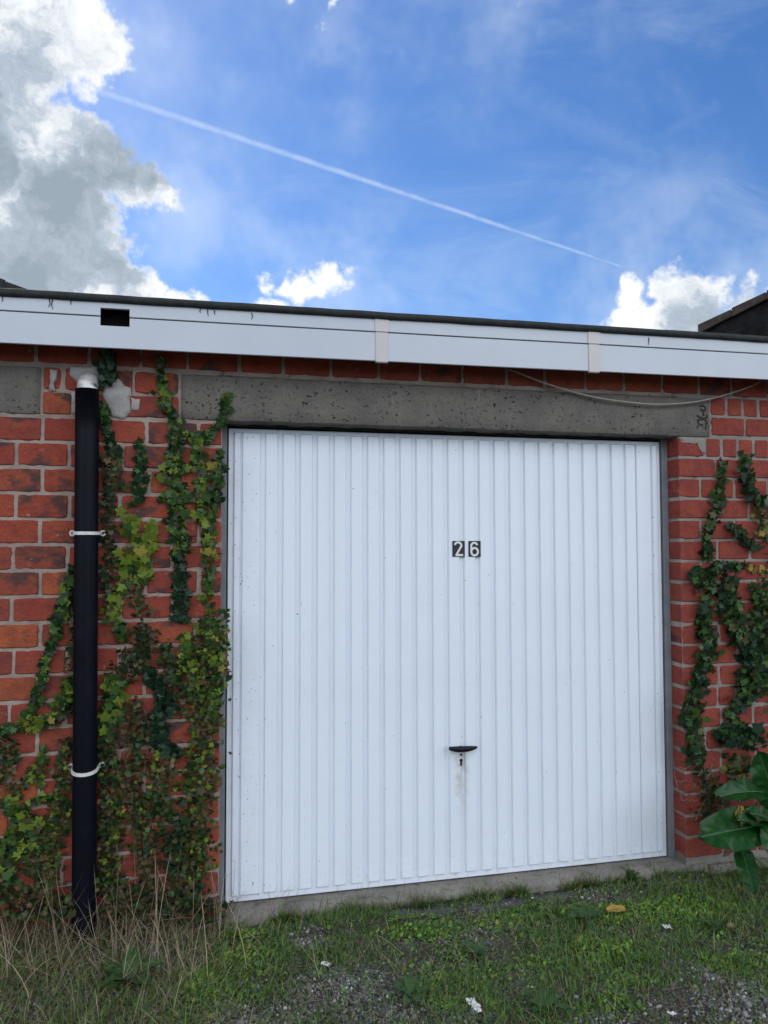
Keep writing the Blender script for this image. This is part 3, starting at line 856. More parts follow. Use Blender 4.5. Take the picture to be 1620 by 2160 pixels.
# tar drips below the roll
for (x, y, l) in ((5, 627, 9), (104, 634, 13), (111, 634, 16), (438, 657, 9), (452, 659, 4), (531, 664, 9), (1369, 716, 13), (150, 637, 5), (423, 655, 4)):
    p = at(x, y, YF - 0.006); mb = MB(); mb.tube([(p.x, YF - 0.005, p.z + 0.008), (p.x + random.uniform(-.004, .004), YF - 0.0055, p.z - l / 2 / 510), (p.x + random.uniform(-.005, .005), YF - 0.005, p.z - l / 510)], [0.0022, 0.0016, 0.001], 5)
    mb.build('tar_drip', M['felt'], GAR, True, loc=p)
# rest of the shell
mb = MB(); mb.box(-2.4, 4.2, 5.3, 5.5, -0.3, 2.48); mb.box(-2.4, -2.2, 0.121, 5.299, -0.3, 2.48); mb.box(4.0, 4.2, 0.121, 5.299, -0.3, 2.48)
mb.build('rear_wall', M['mortar_b'], GAR, loc=(0.9, 5.4, 0))

# ------------------------------------------------------------------ downpipe
PYc = WF - 0.058; PRad = 0.0455
tp, bp = at(184, 822, PYc), at(179, 1915, PYc)
PIPE = empty('downpipe', (bp.x, PYc, gz(bp.x, PYc)))
tag(PIPE, 'black plastic downpipe with pale metal elbow on the brick wall', 'downpipe')
mb = MB(); mb.tube([(bp.x + (tp.x - bp.x) * t, PYc - 0.012 * (1 - t), -0.08 + (tp.z + 0.08) * t) for t in np.linspace(0, 1, 14)], PRad, 32); mb.build('pipe', M['pipe'], PIPE, True)
pts = []
for a in np.linspace(0, 90, 9):
    t = math.radians(a); pts.append((tp.x, PYc + 0.058 * (1 - math.cos(t)), tp.z - 0.006 + 0.046 * math.sin(t)))
pts = [(tp.x, PYc, tp.z - 0.03)] + pts + [(tp.x, WF + 0.03, tp.z + 0.040)]
mb = MB(); mb.tube(pts, 0.0405, 24); mb.build('elbow', M['zinc'], PIPE, True)


def bracket(py, sag):
    cc = at(183, py, PYc); t = (cc.z + 0.08) / (tp.z + 0.08); cx = bp.x + (tp.x - bp.x) * t; cy = PYc - 0.012 * (1 - t); cz = cc.z
    mb = MB(); r0 = PRad + 0.001; r1 = PRad + 0.0055; hb = 0.0065; v = []; f = []; n = 20
    for i in range(n + 1):
        an = math.radians(180 + 180 * i / n); z = cz - sag * math.sin(math.pi * i / n)
        for rr, zz in ((r0, -hb), (r1, -hb), (r1, hb), (r0, hb)): v.append((cx + rr * math.cos(an), cy + rr * math.sin(an), z + zz))
    for i in range(n):
        for j in range(4): f.append((i * 4 + j, i * 4 + (j + 1) % 4, (i + 1) * 4 + (j + 1) % 4, (i + 1) * 4 + j))
    f += [(0, 1, 2, 3), (n * 4 + 3, n * 4 + 2, n * 4 + 1, n * 4)]
    mb.add(v, f)
    for s in (-1, 1):
        mb.box(cx + s * (PRad + 0.003) - 0.003, cx + s * (PRad + 0.003) + 0.003, cy, WF - 0.022, cz - 0.006, cz + 0.006)
        mb.tube([(cx + s * (PRad + 0.0125), WF - 0.026, cz + 0.001), (cx + s * (PRad + 0.0125), WF - 0.014, cz + 0.001)], 0.0125, 14)
        mb.box(cx + s * (PRad + 0.010) - 0.010, cx + s * (PRad + 0.010) + 0.010, WF - 0.0225, WF - 0.0155, cz - 0.0085, cz + 0.0085, 0.001)
    o = mb.build('bracket', M['clip'], PIPE, loc=(cx, cy, cz)); fix_normals(o.data)
    for s in (-1, 1):
        mb = MB(); mb.tube([(cx + s * (PRad + 0.0125), WF - 0.016, cz + 0.001), (cx + s * (PRad + 0.0125), WF - 0.0285, cz + 0.001)], [0.0055, 0.0050], 8); mb.build('screw', M['screw'], o)
        mb = MB(); mb.tube([(cx + s * (PRad + 0.0125), WF + 0.004, cz + 0.001), (cx + s * (PRad + 0.0125), WF - 0.0145, cz + 0.001)], 0.0065, 8); mb.build('spacer', M['clip'], o)


bracket(1125, 0.0); bracket(1621, 0.009)

# ------------------------------------------------------------------ cable
cp = [(1078, 778), (1100, 789), (1160, 812), (1250, 837), (1340, 850), (1400, 853), (1470, 847), (1530, 833), (1585, 814), (1612, 800)]
P3 = [at(x, y, WF - 0.028) for x, y in cp]
P3[0].y = WF - 0.008; P3[-1].y = WF - 0.008


def smooth_path(P_, k=6):
    o = []
    for i in range(len(P_) - 1):
        p0, p1, p2, p3 = P_[max(i - 1, 0)], P_[i], P_[i + 1], P_[min(i + 2, len(P_) - 1)]
        for j in range(k):
            t = j / k; o.append(0.5 * ((2 * p1) + (p2 - p0) * t + (2 * p0 - 5 * p1 + 4 * p2 - p3) * t * t + (3 * p1 - p0 - 3 * p2 + p3) * t ** 3))
    o.append(P_[-1]); return o


mb = MB(); mb.tube(smooth_path(P3), 0.0042, 8); o = mb.build('cable', M['cable'], None, True, loc=P3[5]); tag(o, 'pale slack cable drooping across the right end of the lintel', 'cable')

# ------------------------------------------------------------------ houses behind
def house(nm, label, e_px, s_px, dist, ang, run, depth_, m_wall, m_roof, m_verge, sg):
    """gable facing the camera: eave tip at pixel e_px, slope through s_px; dv is the way the house runs back"""
    E0 = CAM + ray(*e_px) * (dist / math.hypot(ray(*e_px).x, ray(*e_px).y))
    dv = Vector((math.sin(ang), math.cos(ang), 0)); uv = Vector((math.cos(ang), -math.sin(ang), 0)) * sg
    r2 = ray(*s_px); P2 = CAM + r2 * ((E0 - CAM).dot(dv) / r2.dot(dv))
    k = (P2.z - E0.z) / (P2 - E0).dot(uv); ez = E0.z; O = Vector((E0.x, E0.y, 0))
    T = lambda u, d, z: O + uv * u + dv * d + Vector((0, 0, z))
    H = empty(nm, T(run, 0, -0.06)); tag(H, label, 'house')
    az = ez + run * k

    def prism(name, pr, d0, d1, m_):
        n = len(pr); v = [T(u, d0, z) for u, z in pr] + [T(u, d1, z) for u, z in pr]
        mb = MB(); mb.add(v, [tuple(range(n)), tuple(reversed(range(n, 2 * n)))] + [(i, (i + 1) % n, n + (i + 1) % n, n + i) for i in range(n)])
        o = mb.build(name, m_, H, loc=T(pr[0][0], d0, pr[0][1])); fix_normals(o.data); return o
    u0 = 0.14; wz = ez + u0 * k - 0.12
    prism('wall', [(u0, -0.3), (2 * run - u0, -0.3), (2 * run - u0, wz), (run, az - 0.12), (u0, wz)], 0, depth_, m_wall)
    for f_ in (lambda u: u, lambda u: 2 * run - u):
        prism('roof', [(f_(0.02), ez + 0.01), (f_(run - 0.002), az + 0.01), (f_(run - 0.002), az - 0.085), (f_(0.02), ez - 0.085)], -0.05, depth_ + 0.1, m_roof)
        n = 9
        for i in range(n):                                   # verge tiles, one lapped over the next
            ua, ub = run * i / n, run * (i + 1) / n - 0.006
            prism('verge_tile', [(f_(ua), ez + ua * k + 0.030), (f_(ub), ez + ub * k + 0.012), (f_(ub), ez + ub * k - 0.10), (f_(ua), ez + ua * k - 0.112)], -0.10, -0.052, m_verge)


house('house', 'dark rendered gable with sloping brown tiled edge above the garage roof at right', (1473, 692), (1620, 619), 13.5, math.radians(39), 4.6, 7.0, M['dwall'], M['tile'], M['tile'], 1)
house('house', 'dark roof slope just showing above the garage roof at the far left', (75, 624), (0, 594), 13.0, math.radians(-8), 3.8, 7.0, M['dwall'], M['slate'], M['slate'], -1)

# ------------------------------------------------------------------ ivy
IVY_OUT = [(0.0, 1.0), (0.13, 0.80), (0.26, 0.60), (0.46, 0.60), (0.60, 0.54), (0.50, 0.34), (0.44, 0.14), (0.52, -0.06), (0.44, -0.24), (0.22, -0.24), (0.06, -0.12)]


def ivy_leaf_pts(r):
    half = [(x * r.uniform(.85, 1.12), y * r.uniform(.9, 1.08)) for x, y in IVY_OUT]
    half[0] = (0, half[0][1])
    curl = r.uniform(0.05, 0.35); cup = r.uniform(-0.10, 0.30)
    ol = half + [(-x * r.uniform(.9, 1.1), y * r.uniform(.95, 1.05)) for x, y in reversed(half[1:])]
    pt = lambda x, y: (x, y - 0.25, cup * abs(x) * 1.2 - curl * max(0, y - 0.3) ** 2 + r.uniform(-.02, .02))
    v = [pt(x, y) for x, y in ol]
    c0 = len(v); v += [(0, -0.35, 0.0), (0, 0.05, -0.02 + 0.0), (0, 0.40, -0.02 - curl * 0.03)]
    n = len(ol); h = len(half)
    f = []
    for i in range(n):
        j = (i + 1) % n
        ym = (ol[i][1] + ol[j][1]) / 2
        c_ = c0 + (2 if ym > 0.5 else 1 if ym > 0.0 else 0)
        f.append((i, c_, j))
    f += [(2, c0 + 1, c0 + 2)] if False else []
    # close the gaps between the fans along the midrib
    ks = [c0 + (2 if (ol[i][1] + ol[(i + 1) % n][1]) / 2 > 0.5 else 1 if (ol[i][1] + ol[(i + 1) % n][1]) / 2 > 0.0 else 0) for i in range(n)]
    for i in range(n):
        a, b_ = ks[i], ks[(i + 1) % n]
        if a != b_: f.append((a, b_, (i + 1) % n))
    return v, f


_r7 = random.Random(99)
LEAFV = [ivy_leaf_pts(_r7) for _ in range(6)]
LEAFME = {}


def leafme(var, m_):
    if (var, m_) not in LEAFME:
        LEAFME[(var, m_)] = mesh('leaf', LEAFV[var][0], LEAFV[var][1], LEAF[m_], True)
    return LEAFME[(var, m_)]


def leaf_matrix(p, size, r, wild=1.0):
    """leaf plane faces away from the wall (towards -Y), tip hanging down"""
    q0 = Matrix(((1, 0, 0), (0, 0, -1), (0, 1, 0)))            # leaf z -> -Y, leaf y -> +Z
    tw = Matrix.Rotation(math.pi + r.gauss(0, 0.75 * wild), 3, 'Y')
    tl = Matrix.Rotation(r.gauss(0.30, 0.38 * wild), 3, 'X'); tz = Matrix.Rotation(r.gauss(0, 0.45 * wild), 3, 'Z')
    R_ = tz @ tl @ tw @ q0
    return Matrix.Translation(p) @ (R_ * size).to_4x4()


def ivy(name, label, base, strands, nbig, seed, hwk=1.0):
    r = random.Random(seed)
    H = empty(name, base); tag(H, label, 'ivy')
    leaves = []
    stems = []
    for (pts, hw, n, (s0, s1), pal, dep) in strands:
        P_ = [Vector((x, y)) for x, y in pts]
        P_ = smooth_path(P_, 5) if len(P_) > 2 else [P_[0].lerp(P_[1], t / 6) for t in range(7)]
        cum = [0]
        for a, c_ in zip(P_[:-1], P_[1:]): cum.append(cum[-1] + (c_ - a).length)
        def sample(t):
            L_ = t * cum[-1]
            for i in range(len(P_) - 1):
                if cum[i + 1] >= L_: return P_[i].lerp(P_[i + 1], (L_ - cum[i]) / max(1e-6, cum[i + 1] - cum[i]))
            return P_[-1]
        n = int(n * (1.45 if s1 > 0.035 else 2.15)); hw = hw * hwk
        for i in range(n):
            t = (i + r.random()) / n; c_ = sample(t)
            ww = hw * (0.55 + 0.45 * min(1, t * 4)) * (0.75 + 0.5 * (0.5 + fb(c_.x, c_.y, seed, 0.03, 2)))
            o = r.gauss(0, 0.48); o = max(-1.15, min(1.15, o)); o2 = max(-1, min(1, r.gauss(0, .45)))
            d = WF - 0.006 - abs(r.gauss(0, 1)) * dep * 0.5 - 0.4 * dep * (1 - min(1, abs(o))) * r.random()
            p = at(c_.x + o * ww, c_.y + o2 * ww * 0.7, d)
            if JL - 0.012 < p.x < JR + 0.006: p.y = min(p.y, WF - 0.012)
            ks = [k for k in pal]; m_ = r.choices([k for k, _ in ks], [x for _, x in ks])[0]
            leaves.append((p, (s0 + (s1 - s0) * r.random() ** 1.3 + (0.012 if r.random() < 0.07 else 0)) * (1.12 if m_ in (LM, YL) else 1.0), m_, r.random()))
        ns = 1 if hw < 18 else 2 if hw < 30 else 3
        for s in range(ns):
            o = 0 if ns == 1 else (s / (ns - 1) - 0.5) * hw * 1.1
            pp = [at(q_.x + o + 5 * fb(q_.x, q_.y, seed + s * 3.1, 0.05, 2), q_.y, WF - 0.006 - 0.004 * (1 + fb(q_.x, q_.y, s, 0.03, 2))) for q_ in P_]
            stems.append((pp, r.uniform(0.0018, 0.0038) * (1.3 if hw > 25 else 1)))
    order = sorted(range(len(leaves)), key=lambda i: -leaves[i][1] * (1.5 if leaves[i][2] in (LM, YL) else 1))
    big = set(order[:nbig])
    V_ = []; FF = []; MI = []
    for i, (p, s, m_, u) in enumerate(leaves):
        mt = leaf_matrix(p, s, r); var = int(u * 6)
        if i in big:
            o = bpy.data.objects.new('leaf', leafme(var, m_)); COL.objects.link(o); o.parent = H
            o.matrix_local = Matrix.Translation(-Vector(base)) @ mt
        else:
            lv, lf = LEAFV[var]; o = len(V_)
            V_ += [mt @ Vector(q_) for q_ in lv]; FF += [tuple(a + o for a in t) for t in lf]; MI += [m_] * len(lf)
    if V_:
        o = link('foliage', mesh('foliage', V_, FF, LEAF, True, MI), H, (0, 0, 0)); o['kind'] = 'stuff'
    for pp, rr in stems:
        mb = MB(); mb.tube(pp, [rr * (0.5 + 0.5 * i / len(pp)) for i in range(len(pp))], 5); mb.build('stem', M['bark'], H, True)
    return H


dkm = [(DK, 4), (MD, 3), (OL, 1), (BG, 1)]; mid = [(MD, 4), (LM, 2), (DK, 2), (OL, 1)]; lime = [(LM, 8), (MD, 2), (YL, .4)]
olv = [(OL, 4), (DK, 2.2), (MD, 2.6), (BR, 2.4), (LM, 1.7)]; brn = [(BR, 4), (OL, 3), (DK, 2), (MD, 1)]; blu = [(BG, 5), (DK, 4)]
yg = [(LM, 3), (MD, 4), (DK, 1), (OL, 1), (YL, .3)]
S, Mm, Lg = (0.012, 0.022), (0.018, 0.031), (0.029, 0.043)
ivyA = ivy('ivy', 'ivy climbing the red bricks to the left of the black downpipe', (-0.75, WF, -0.05), [
    ([(152, 1195), (145, 1240), (125, 1300), (105, 1370), (85, 1440), (70, 1490), (45, 1530), (0, 1545), (-40, 1560)], 12, 150, Mm, [(DK, 3), (MD, 5), (LM, 1.5)], .03),
    ([(150, 1430), (132, 1485), (108, 1515), (60, 1530)], 24, 80, Mm, yg, .04),
    ([(148, 1240), (150, 1330), (146, 1420)], 9, 26, S, brn, .02),
    ([(-20, 1560), (20, 1590), (5, 1660)], 26, 60, S, brn, .03),
    ([(90, 1575), (85, 1640), (80, 1660)], 9, 26, S, [(MD, 4), (LM, 2)], .02),
    ([(140, 1560), (132, 1640), (126, 1700), (112, 1760), (105, 1850)], 24, 150, S, olv, .03),
    ([(10, 1690), (40, 1720), (60, 1740), (20, 1790), (5, 1850)], 32, 130, Mm, mid, .05),
    ([(60, 1692), (120, 1680)], 10, 24, S, mid, .02),
    ([(70, 1840), (110, 1870), (20, 1880)], 22, 60, S, olv, .03),
    ([(-30, 1860), (60, 1905), (140, 1900)], 40, 190, S, brn, .10),
    ([(-30, 1930), (70, 1930), (150, 1925)], 24, 110, S, [(DK, 4), (OL, 3), (BR, 3), (MD, 1.5)], .14),
    ([(100, 1600), (60, 1640), (30, 1680)], 16, 34, S, olv, .03),
    ([(140, 1700), (90, 1780), (60, 1840)], 24, 80, S, olv, .03)], 150, 11)
ivyB = ivy('ivy', 'thick ivy between the black downpipe and the left edge of the white door', (-0.25, WF, -0.05), [
    ([(222, 742), (226, 770), (228, 805)], 16, 46, Mm, blu, .05),
    ([(212, 850), (230, 920), (246, 975)], 11, 40, Mm, dkm, .02),
    ([(222, 965), (238, 1000), (252, 1030)], 19, 34, Mm, brn, .03),
    ([(292, 930), (296, 1000), (290, 1065)], 11, 40, Mm, dkm, .02),
    ([(338, 752), (344, 830), (352, 862), (374, 900), (378, 945)], 12, 42, Mm, mid, .03),
    ([(480, 832), (470, 880), (450, 905), (435, 928)], 10, 34, Mm, [(MD, 5), (LM, 1), (DK, 2)], .02),
    ([(372, 910), (370, 1000), (372, 1080), (384, 1165)], 22, 120, Mm, mid, .03),
    ([(415, 910), (424, 1000), (430, 1080), (442, 1180)], 18, 84, Mm, yg, .03),
    ([(462, 950), (455, 1030), (448, 1070)], 12, 30, Mm, dkm, .02),
    ([(330, 1005), (350, 995)], 8, 10, S, brn, .02),
    ([(226, 1000), (232, 1100), (228, 1200), (230, 1290)], 15, 110, S, [(DK, 4), (BR, 3), (OL, 3), (BG, 2)], .03),
    ([(266, 1080), (282, 1130), (268, 1195), (250, 1262), (236, 1305)], 20, 36, Lg, lime, .045),
    ([(318, 1100), (314, 1150), (308, 1200), (300, 1235)], 11, 20, Lg, lime, .04),
    ([(376, 1165), (382, 1230), (376, 1310)], 16, 64, Mm, blu, .03),
    ([(436, 1180), (440, 1230), (436, 1290)], 11, 24, Mm, mid, .02),
    ([(265, 1200), (290, 1260), (310, 1300)], 22, 30, S, brn, .02),
    ([(250, 1310), (255, 1350)], 14, 20, Mm, mid, .03),
    ([(445, 1300), (432, 1360), (432, 1420), (430, 1500), (424, 1600), (415, 1700), (415, 1800), (400, 1890)], 36, 620, S, olv, .05),
    ([(450, 1310), (456, 1400), (440, 1520)], 22, 110, Mm, yg, .05),
    ([(395, 1340), (400, 1400), (420, 1450)], 20, 60, Mm, yg, .04),
    ([(300, 1320), (302, 1370), (272, 1400), (270, 1425)], 30, 130, S, [(DK, 4), (OL, 4), (BR, 2)], .03),
    ([(312, 1420), (352, 1480), (325, 1545), (372, 1590)], 22, 140, Mm, blu, .03),
    ([(236, 1430), (242, 1490), (226, 1545)], 24, 80, Lg, yg, .04),
    ([(226, 1545), (238, 1620), (240, 1700), (232, 1800), (236, 1880)], 24, 190, S, olv, .04),
    ([(285, 1480), (290, 1580), (280, 1660), (302, 1750), (310, 1860)], 32, 230, S, [(OL, 3), (BR, 3), (DK, 3), (MD, 1.5), (YL, .25)], .04),
    ([(340, 1690), (372, 1750), (368, 1860)], 34, 170, S, [(DK, 4), (OL, 2), (MD, 1.5)], .05),
    ([(476, 1285), (479, 1360), (474, 1440)], 7, 16, S, olv, .03),
    ([(215, 1870), (300, 1895), (380, 1900), (440, 1920)], 42, 300, S, [(DK, 4), (OL, 3), (BR, 3), (MD, 1.5)], .10),
    ([(215, 1925), (300, 1930), (380, 1935), (450, 1940)], 22, 140, S, [(DK, 4), (OL, 3), (BR, 3), (MD, 1.5)], .14),
    ([(330, 1600), (340, 1660), (290, 1710)], 30, 90, S, olv, .04),
    ([(350, 1360), (365, 1420), (395, 1480)], 22, 80, S, [(DK, 4), (OL, 4), (MD, 2)], .04),
    ([(210, 1560), (220, 1700), (210, 1850)], 14, 90, S, [(DK, 4), (OL, 3), (BR, 1)], .04)], 295, 22, 1.14)
Mr = (0.022, 0.038)
ivyC = ivy('ivy', 'dark green ivy on the brick wall to the right of the white door', (2.5, WF, -0.05), [
    ([(1524, 972), (1520, 1030), (1505, 1085), (1495, 1130), (1490, 1180)], 10, 84, Mr, dkm, .03),
    ([(1573, 962), (1577, 1010), (1592, 1050), (1614, 1062)], 14, 60, Mr, dkm, .04),
    ([(1602, 1060), (1606, 1110), (1622, 1150)], 11, 34, S, [(OL, 3), (LM, 2), (MD, 2), (YL, .5)], .03),
    ([(1535, 1108), (1560, 1125), (1588, 1155)], 10, 40, Mr, dkm, .03),
    ([(1472, 1200), (1488, 1235)], 18, 40, Mr, dkm, .04),
    ([(1505, 1192), (1565, 1195)], 9, 32, Mr, dkm, .03),
    ([(1535, 1225), (1540, 1290), (1560, 1340), (1592, 1385), (1602, 1455)], 26, 280, Mr, dkm, .05),
    ([(1490, 1255), (1485, 1330), (1502, 1362), (1477, 1430), (1463, 1490), (1463, 1545), (1470, 1610)], 17, 300, Mr, dkm, .045),
    ([(1600, 1235), (1612, 1300), (1600, 1400), (1572, 1480)], 28, 240, Mr, dkm, .05),
    ([(1525, 1540), (1560, 1562), (1590, 1545)], 26, 90, Lg, [(BG, 3), (DK, 4), (MD, 1)], .06),
    ([(1478, 1620), (1505, 1680), (1485, 1730)], 26, 90, S, [(DK, 4), (BR, 2), (OL, 2), (MD, 1)], .03),
    ([(1550, 1590), (1560, 1650)], 24, 40, Mr, olv, .03),
    ([(1580, 1190), (1610, 1210)], 8, 10, S, [(YL, 3), (OL, 1)], .02),
    ([(1650, 1000), (1670, 1200), (1655, 1350), (1680, 1520)], 40, 240, Mr, dkm, .05),
    ([(1560, 1480), (1545, 1510), (1560, 1530)], 14, 30, Mr, dkm, .03),
    ([(1510, 1200), (1500, 1250)], 12, 20, Mr, dkm, .03)], 290, 33, 1.22)
# bare twigs on the right pier and in the left tangle
for ln in ([(1424, 1598), (1428, 1660), (1440, 1688), (1462, 1690), (1470, 1680)], [(1430, 1618), (1450, 1620), (1462, 1622)], [(1474, 1560), (1482, 1610), (1488, 1640), (1502, 1670)],
           [(1488, 1640), (1500, 1610), (1510, 1588)], [(1492, 1632), (1504, 1620)], [(1585, 1590), (1580, 1625), (1572, 1645)], [(1430, 1645), (1455, 1650), (1470, 1645)], [(1435, 1728), (1460, 1718), (1480, 1720)]):
    P_ = [at(x + random.uniform(-4, 4), y + random.uniform(-4, 4), WF - random.uniform(0.01, 0.05)) for a_, b_ in zip(ln[:-1], ln[1:]) for t_ in (0, .33, .66) for x, y in [(a_[0] + (b_[0] - a_[0]) * t_, a_[1] + (b_[1] - a_[1]) * t_)]]; mb = MB(); mb.tube(smooth_path(P_, 4) if len(P_) > 2 else P_, 0.0013, 5); mb.build('twig', M['twig'], ivyC, True)

# ------------------------------------------------------------------ dock plant with big leaves, lower right
dk = Vector((2.56, -0.24, gz(2.5, -0.24)))
DOCK = empty('dock_plant', dk); tag(DOCK, 'big-leaved green dock plant at the foot of the right wall', 'plant')


def big_leaf(parent, base, tip, width, nrm, sag, seed, m_, name='leaf', holes=0, stalk=None):
    r = random.Random(seed); base, tip = Vector(base), Vector(tip); ax = tip - base; L_ = ax.length; ax.normalize()
    nrm = Vector(nrm); side = ax.cross(nrm).normalized(); up = side.cross(ax).normalized()
    nu, nv = (40, 9) if width > 0.065 else (12, 4); v = []; f = []; ph = r.uniform(0, 6)
    for i in range(nu + 1):
        t = i / nu; tt = (0.04 + 0.96 * t) ** 0.85; wv = max(0.0012, width / 2 * max(0.0, 1 - (2 * tt - 1) ** 2) ** 0.48)
        for j in range(-nv, nv + 1):
            s = j / nv; wob = 0.07 * width * math.sin(t * 15 + ph + s * 1.5) * s * s + 0.025 * width * math.sin(t * 31 + ph) * abs(s)
            p = base + ax * (t * L_ + 0.03 * L_ * abs(s) * math.sin(t * 20 + ph)) + side * (s * wv) + up * (0.16 * width * abs(s) ** 1.3 + wob - sag * L_ * (t - 0.4) ** 2 + sag * L_ * 0.16 + (0.030 * width * abs(math.sin(math.pi * (t * 7.0 - abs(s) * 1.7))) * (1 - abs(s) ** 3) * min(1, abs(s) * 4) if nu > 20 else 0))
            v.append(p)
    W_ = 2 * nv + 1
    for i in range(nu):
        for j in range(2 * nv):
            if holes and r.random() < holes: continue
            f.append((i * W_ + j, i * W_ + j + 1, (i + 1) * W_ + j + 1, (i + 1) * W_ + j))
    o = link(name, mesh(name, [p - base for p in v], f, m_, True), parent, base)
    mid_ = [v[i * W_ + nv] + up * 0.0005 for i in range(nu + 1)]
    mb = MB(); mb.tube(([Vector(stalk)] if stalk is not None else []) + mid_, [0.006] * (1 if stalk is not None else 0) + [min(0.0050, 0.026 * width) * (1 - 0.8 * i / nu) for i in range(nu + 1)], 6)
    mb.build('midrib', M['midrib'], o, True, loc=base)
    return o


M['midrib'] = plain('leaf_rib', (0.075, 0.15, 0.05), 0.5, 0.4, 0.3, 30.0, 0.0004)
for i, (b_, yb, t_, yt, wd, nr, sg) in enumerate([
        ((1598, 1742), -0.34, (1474, 1766), -0.42, 0.185, (0.15, -0.80, 0.55), 0.25),
        ((1612, 1672), -0.26, (1514, 1678), -0.36, 0.115, (-0.1, -0.62, 0.75), 0.30),
        ((1640, 1700), -0.26, (1600, 1585), -0.28, 0.17, (-0.5, -0.8, 0.3), 0.15),
        ((1588, 1735), -0.33, (1530, 1770), -0.40, 0.10, (0.2, -0.7, 0.7), 0.3),
        ((1562, 1786), -0.33, (1592, 1885), -0.50, 0.085, (-0.5, -0.85, 0.1), 0.25),
        ((1630, 1735), -0.30, (1578, 1712), -0.40, 0.085, (0.0, -0.7, 0.7), 0.3),
        ((1630, 1730), -0.33, (1640, 1830), -0.52, 0.15, (-0.3, -0.8, 0.5), 0.3),
        ((1680, 1720), -0.33, (1720, 1640), -0.45, 0.17, (0.1, -0.7, 0.7), 0.3),
        ((1600, 1740), -0.36, (1556, 1728), -0.44, 0.07, (0.1, -0.6, 0.8), 0.3)]):
    big_leaf(DOCK, at(*b_, yb), at(*t_, yt), wd, nr, sg, 50 + i, M['dock'], stalk=dk + Vector((random.uniform(-.02, .02), random.uniform(-.02, .02), 0.02)))
o = big_leaf(DOCK, at(1560, 1700, -0.36), at(1556, 1745, -0.37), 0.055, (0.1, -0.9, 0.3), 0.1, 77, M['deadleaf'], holes=0.2); tag(o, 'yellow dying leaf eaten full of holes')

# ------------------------------------------------------------------ gravel, grass, ground cover
def patch(cx, cy, rx, ry, rot=0.0): return (cx, cy, rx, ry, rot)


def gpt(px, py): return onz(px, py, -0.05)


GRAVEL = []
for (x, y, rx, ry, wgt) in [(720, 2085, 0.26, 0.17, 1.0), (560, 2150, 0.25, 0.15, .8), (650, 1985, 0.13, 0.07, .9), (820, 2145, 0.20, 0.12, .8), (1490, 2050, 0.07, 0.14, .8), (1590, 2120, 0.26, 0.20, 1.0),
                            (1120, 2045, 0.12, 0.05, .4), (1400, 1870, 0.12, 0.04, .6), (950, 2150, .2, .1, .5), (1300, 2150, .3, .08, .35), (480, 2100, .2, .12, .4), (1000, 1960, .2, .05, .3), (1545, 1920, .1, .06, .5), (680, 1925, .2, .04, .6), (930, 1905, .15, .03, .4), (1230, 1880, .15, .03, .3)]:
    p = gpt(x, y); GRAVEL.append((p.x, p.y, rx, ry, wgt))


def gravel_w(x, y):
    s = 0.0
    for (cx, cy, rx, ry, wg) in GRAVEL:
        d = ((x - cx) / rx) ** 2 + ((y - cy) / ry) ** 2
        s = max(s, wg * max(0, 1.15 - d))
    return min(1.0, s + 0.25 * max(0, fb(x, y, 4, 3.5, 3)))


X0, X1, Y0, Y1 = -1.6, 3.2, -2.2, -0.09


def rand_xy():
    # denser towards the part in view
    return random.uniform(X0, X1), (random.uniform(-1.25, Y1) if random.random() < 0.88 else random.uniform(Y0, -1.25))


def ico():
    t = (1 + 5 ** .5) / 2
    v = np.array([(-1, t, 0), (1, t, 0), (-1, -t, 0), (1, -t, 0), (0, -1, t), (0, 1, t), (0, -1, -t), (0, 1, -t), (t, 0, -1), (t, 0, 1), (-t, 0, -1), (-t, 0, 1)], float)
    f = np.array([(0, 11, 5), (0, 5, 1), (0, 1, 7), (0, 7, 10), (0, 10, 11), (1, 5, 9), (5, 11, 4), (11, 10, 2), (10, 7, 6), (7, 1, 8), (3, 9, 4), (3, 4, 2), (3, 2, 6), (3, 6, 8), (3, 8, 9), (4, 9, 5), (2, 4, 11), (6, 2, 10), (8, 6, 7), (9, 8, 1)])
    return v / np.linalg.norm(v[0]), f


iv, if_ = ico(); Vs = []; Cs = []; cnt = 0
STCOL = [(0.20, 0.20, 0.205), (0.15, 0.155, 0.165), (0.27, 0.265, 0.255), (0.11, 0.11, 0.115), (0.23, 0.20, 0.165), (0.36, 0.36, 0.36), (0.17, 0.15, 0.13)]
while cnt < 10500:
    x, y = rand_xy()
    if random.random() > gravel_w(x, y) ** 1.5 + 0.05: continue
    s = 0.0026 + 0.0055 * random.random() ** 2.2
    if random.random() < 0.012: s *= 2.0
    sc3 = np.array([random.uniform(.7, 1.4), random.uniform(.7, 1.4), random.uniform(.5, .95)]) * s
    R_ = np.array(Quaternion((random.gauss(0, 1), random.gauss(0, 1), random.gauss(0, 1), random.gauss(0, 1))).normalized().to_matrix())
    zg = max(gz(x, y), -0.044 if (0.02 < x < 2.2 and y > -0.215) else -9)
    if y > -0.122 and -0.06 < x < 2.27: continue
    pv = (iv * (1 + rng.uniform(-.22, .22, (12, 1))) * sc3) @ R_.T + np.array([x, y, zg + s * random.uniform(0.0, 0.5)])
    c_ = random.choice(STCOL); k = random.uniform(.5, 1.05)
    if random.random() < 0.025: c_ = (.62, .62, .6)
    Vs.append(pv); Cs.append(np.tile((*[q_ * k for q_ in c_], 1), (12, 1))); cnt += 1
Fa = (if_[None] + (np.arange(cnt) * 12)[:, None, None]).reshape(-1, 3)
o = link('gravel', arr_mesh('gravel', np.concatenate(Vs), [Fa], M['gravel'], np.concatenate(Cs))); tag(o, 'loose grey gravel showing between the grass', 'gravel', kind='stuff')


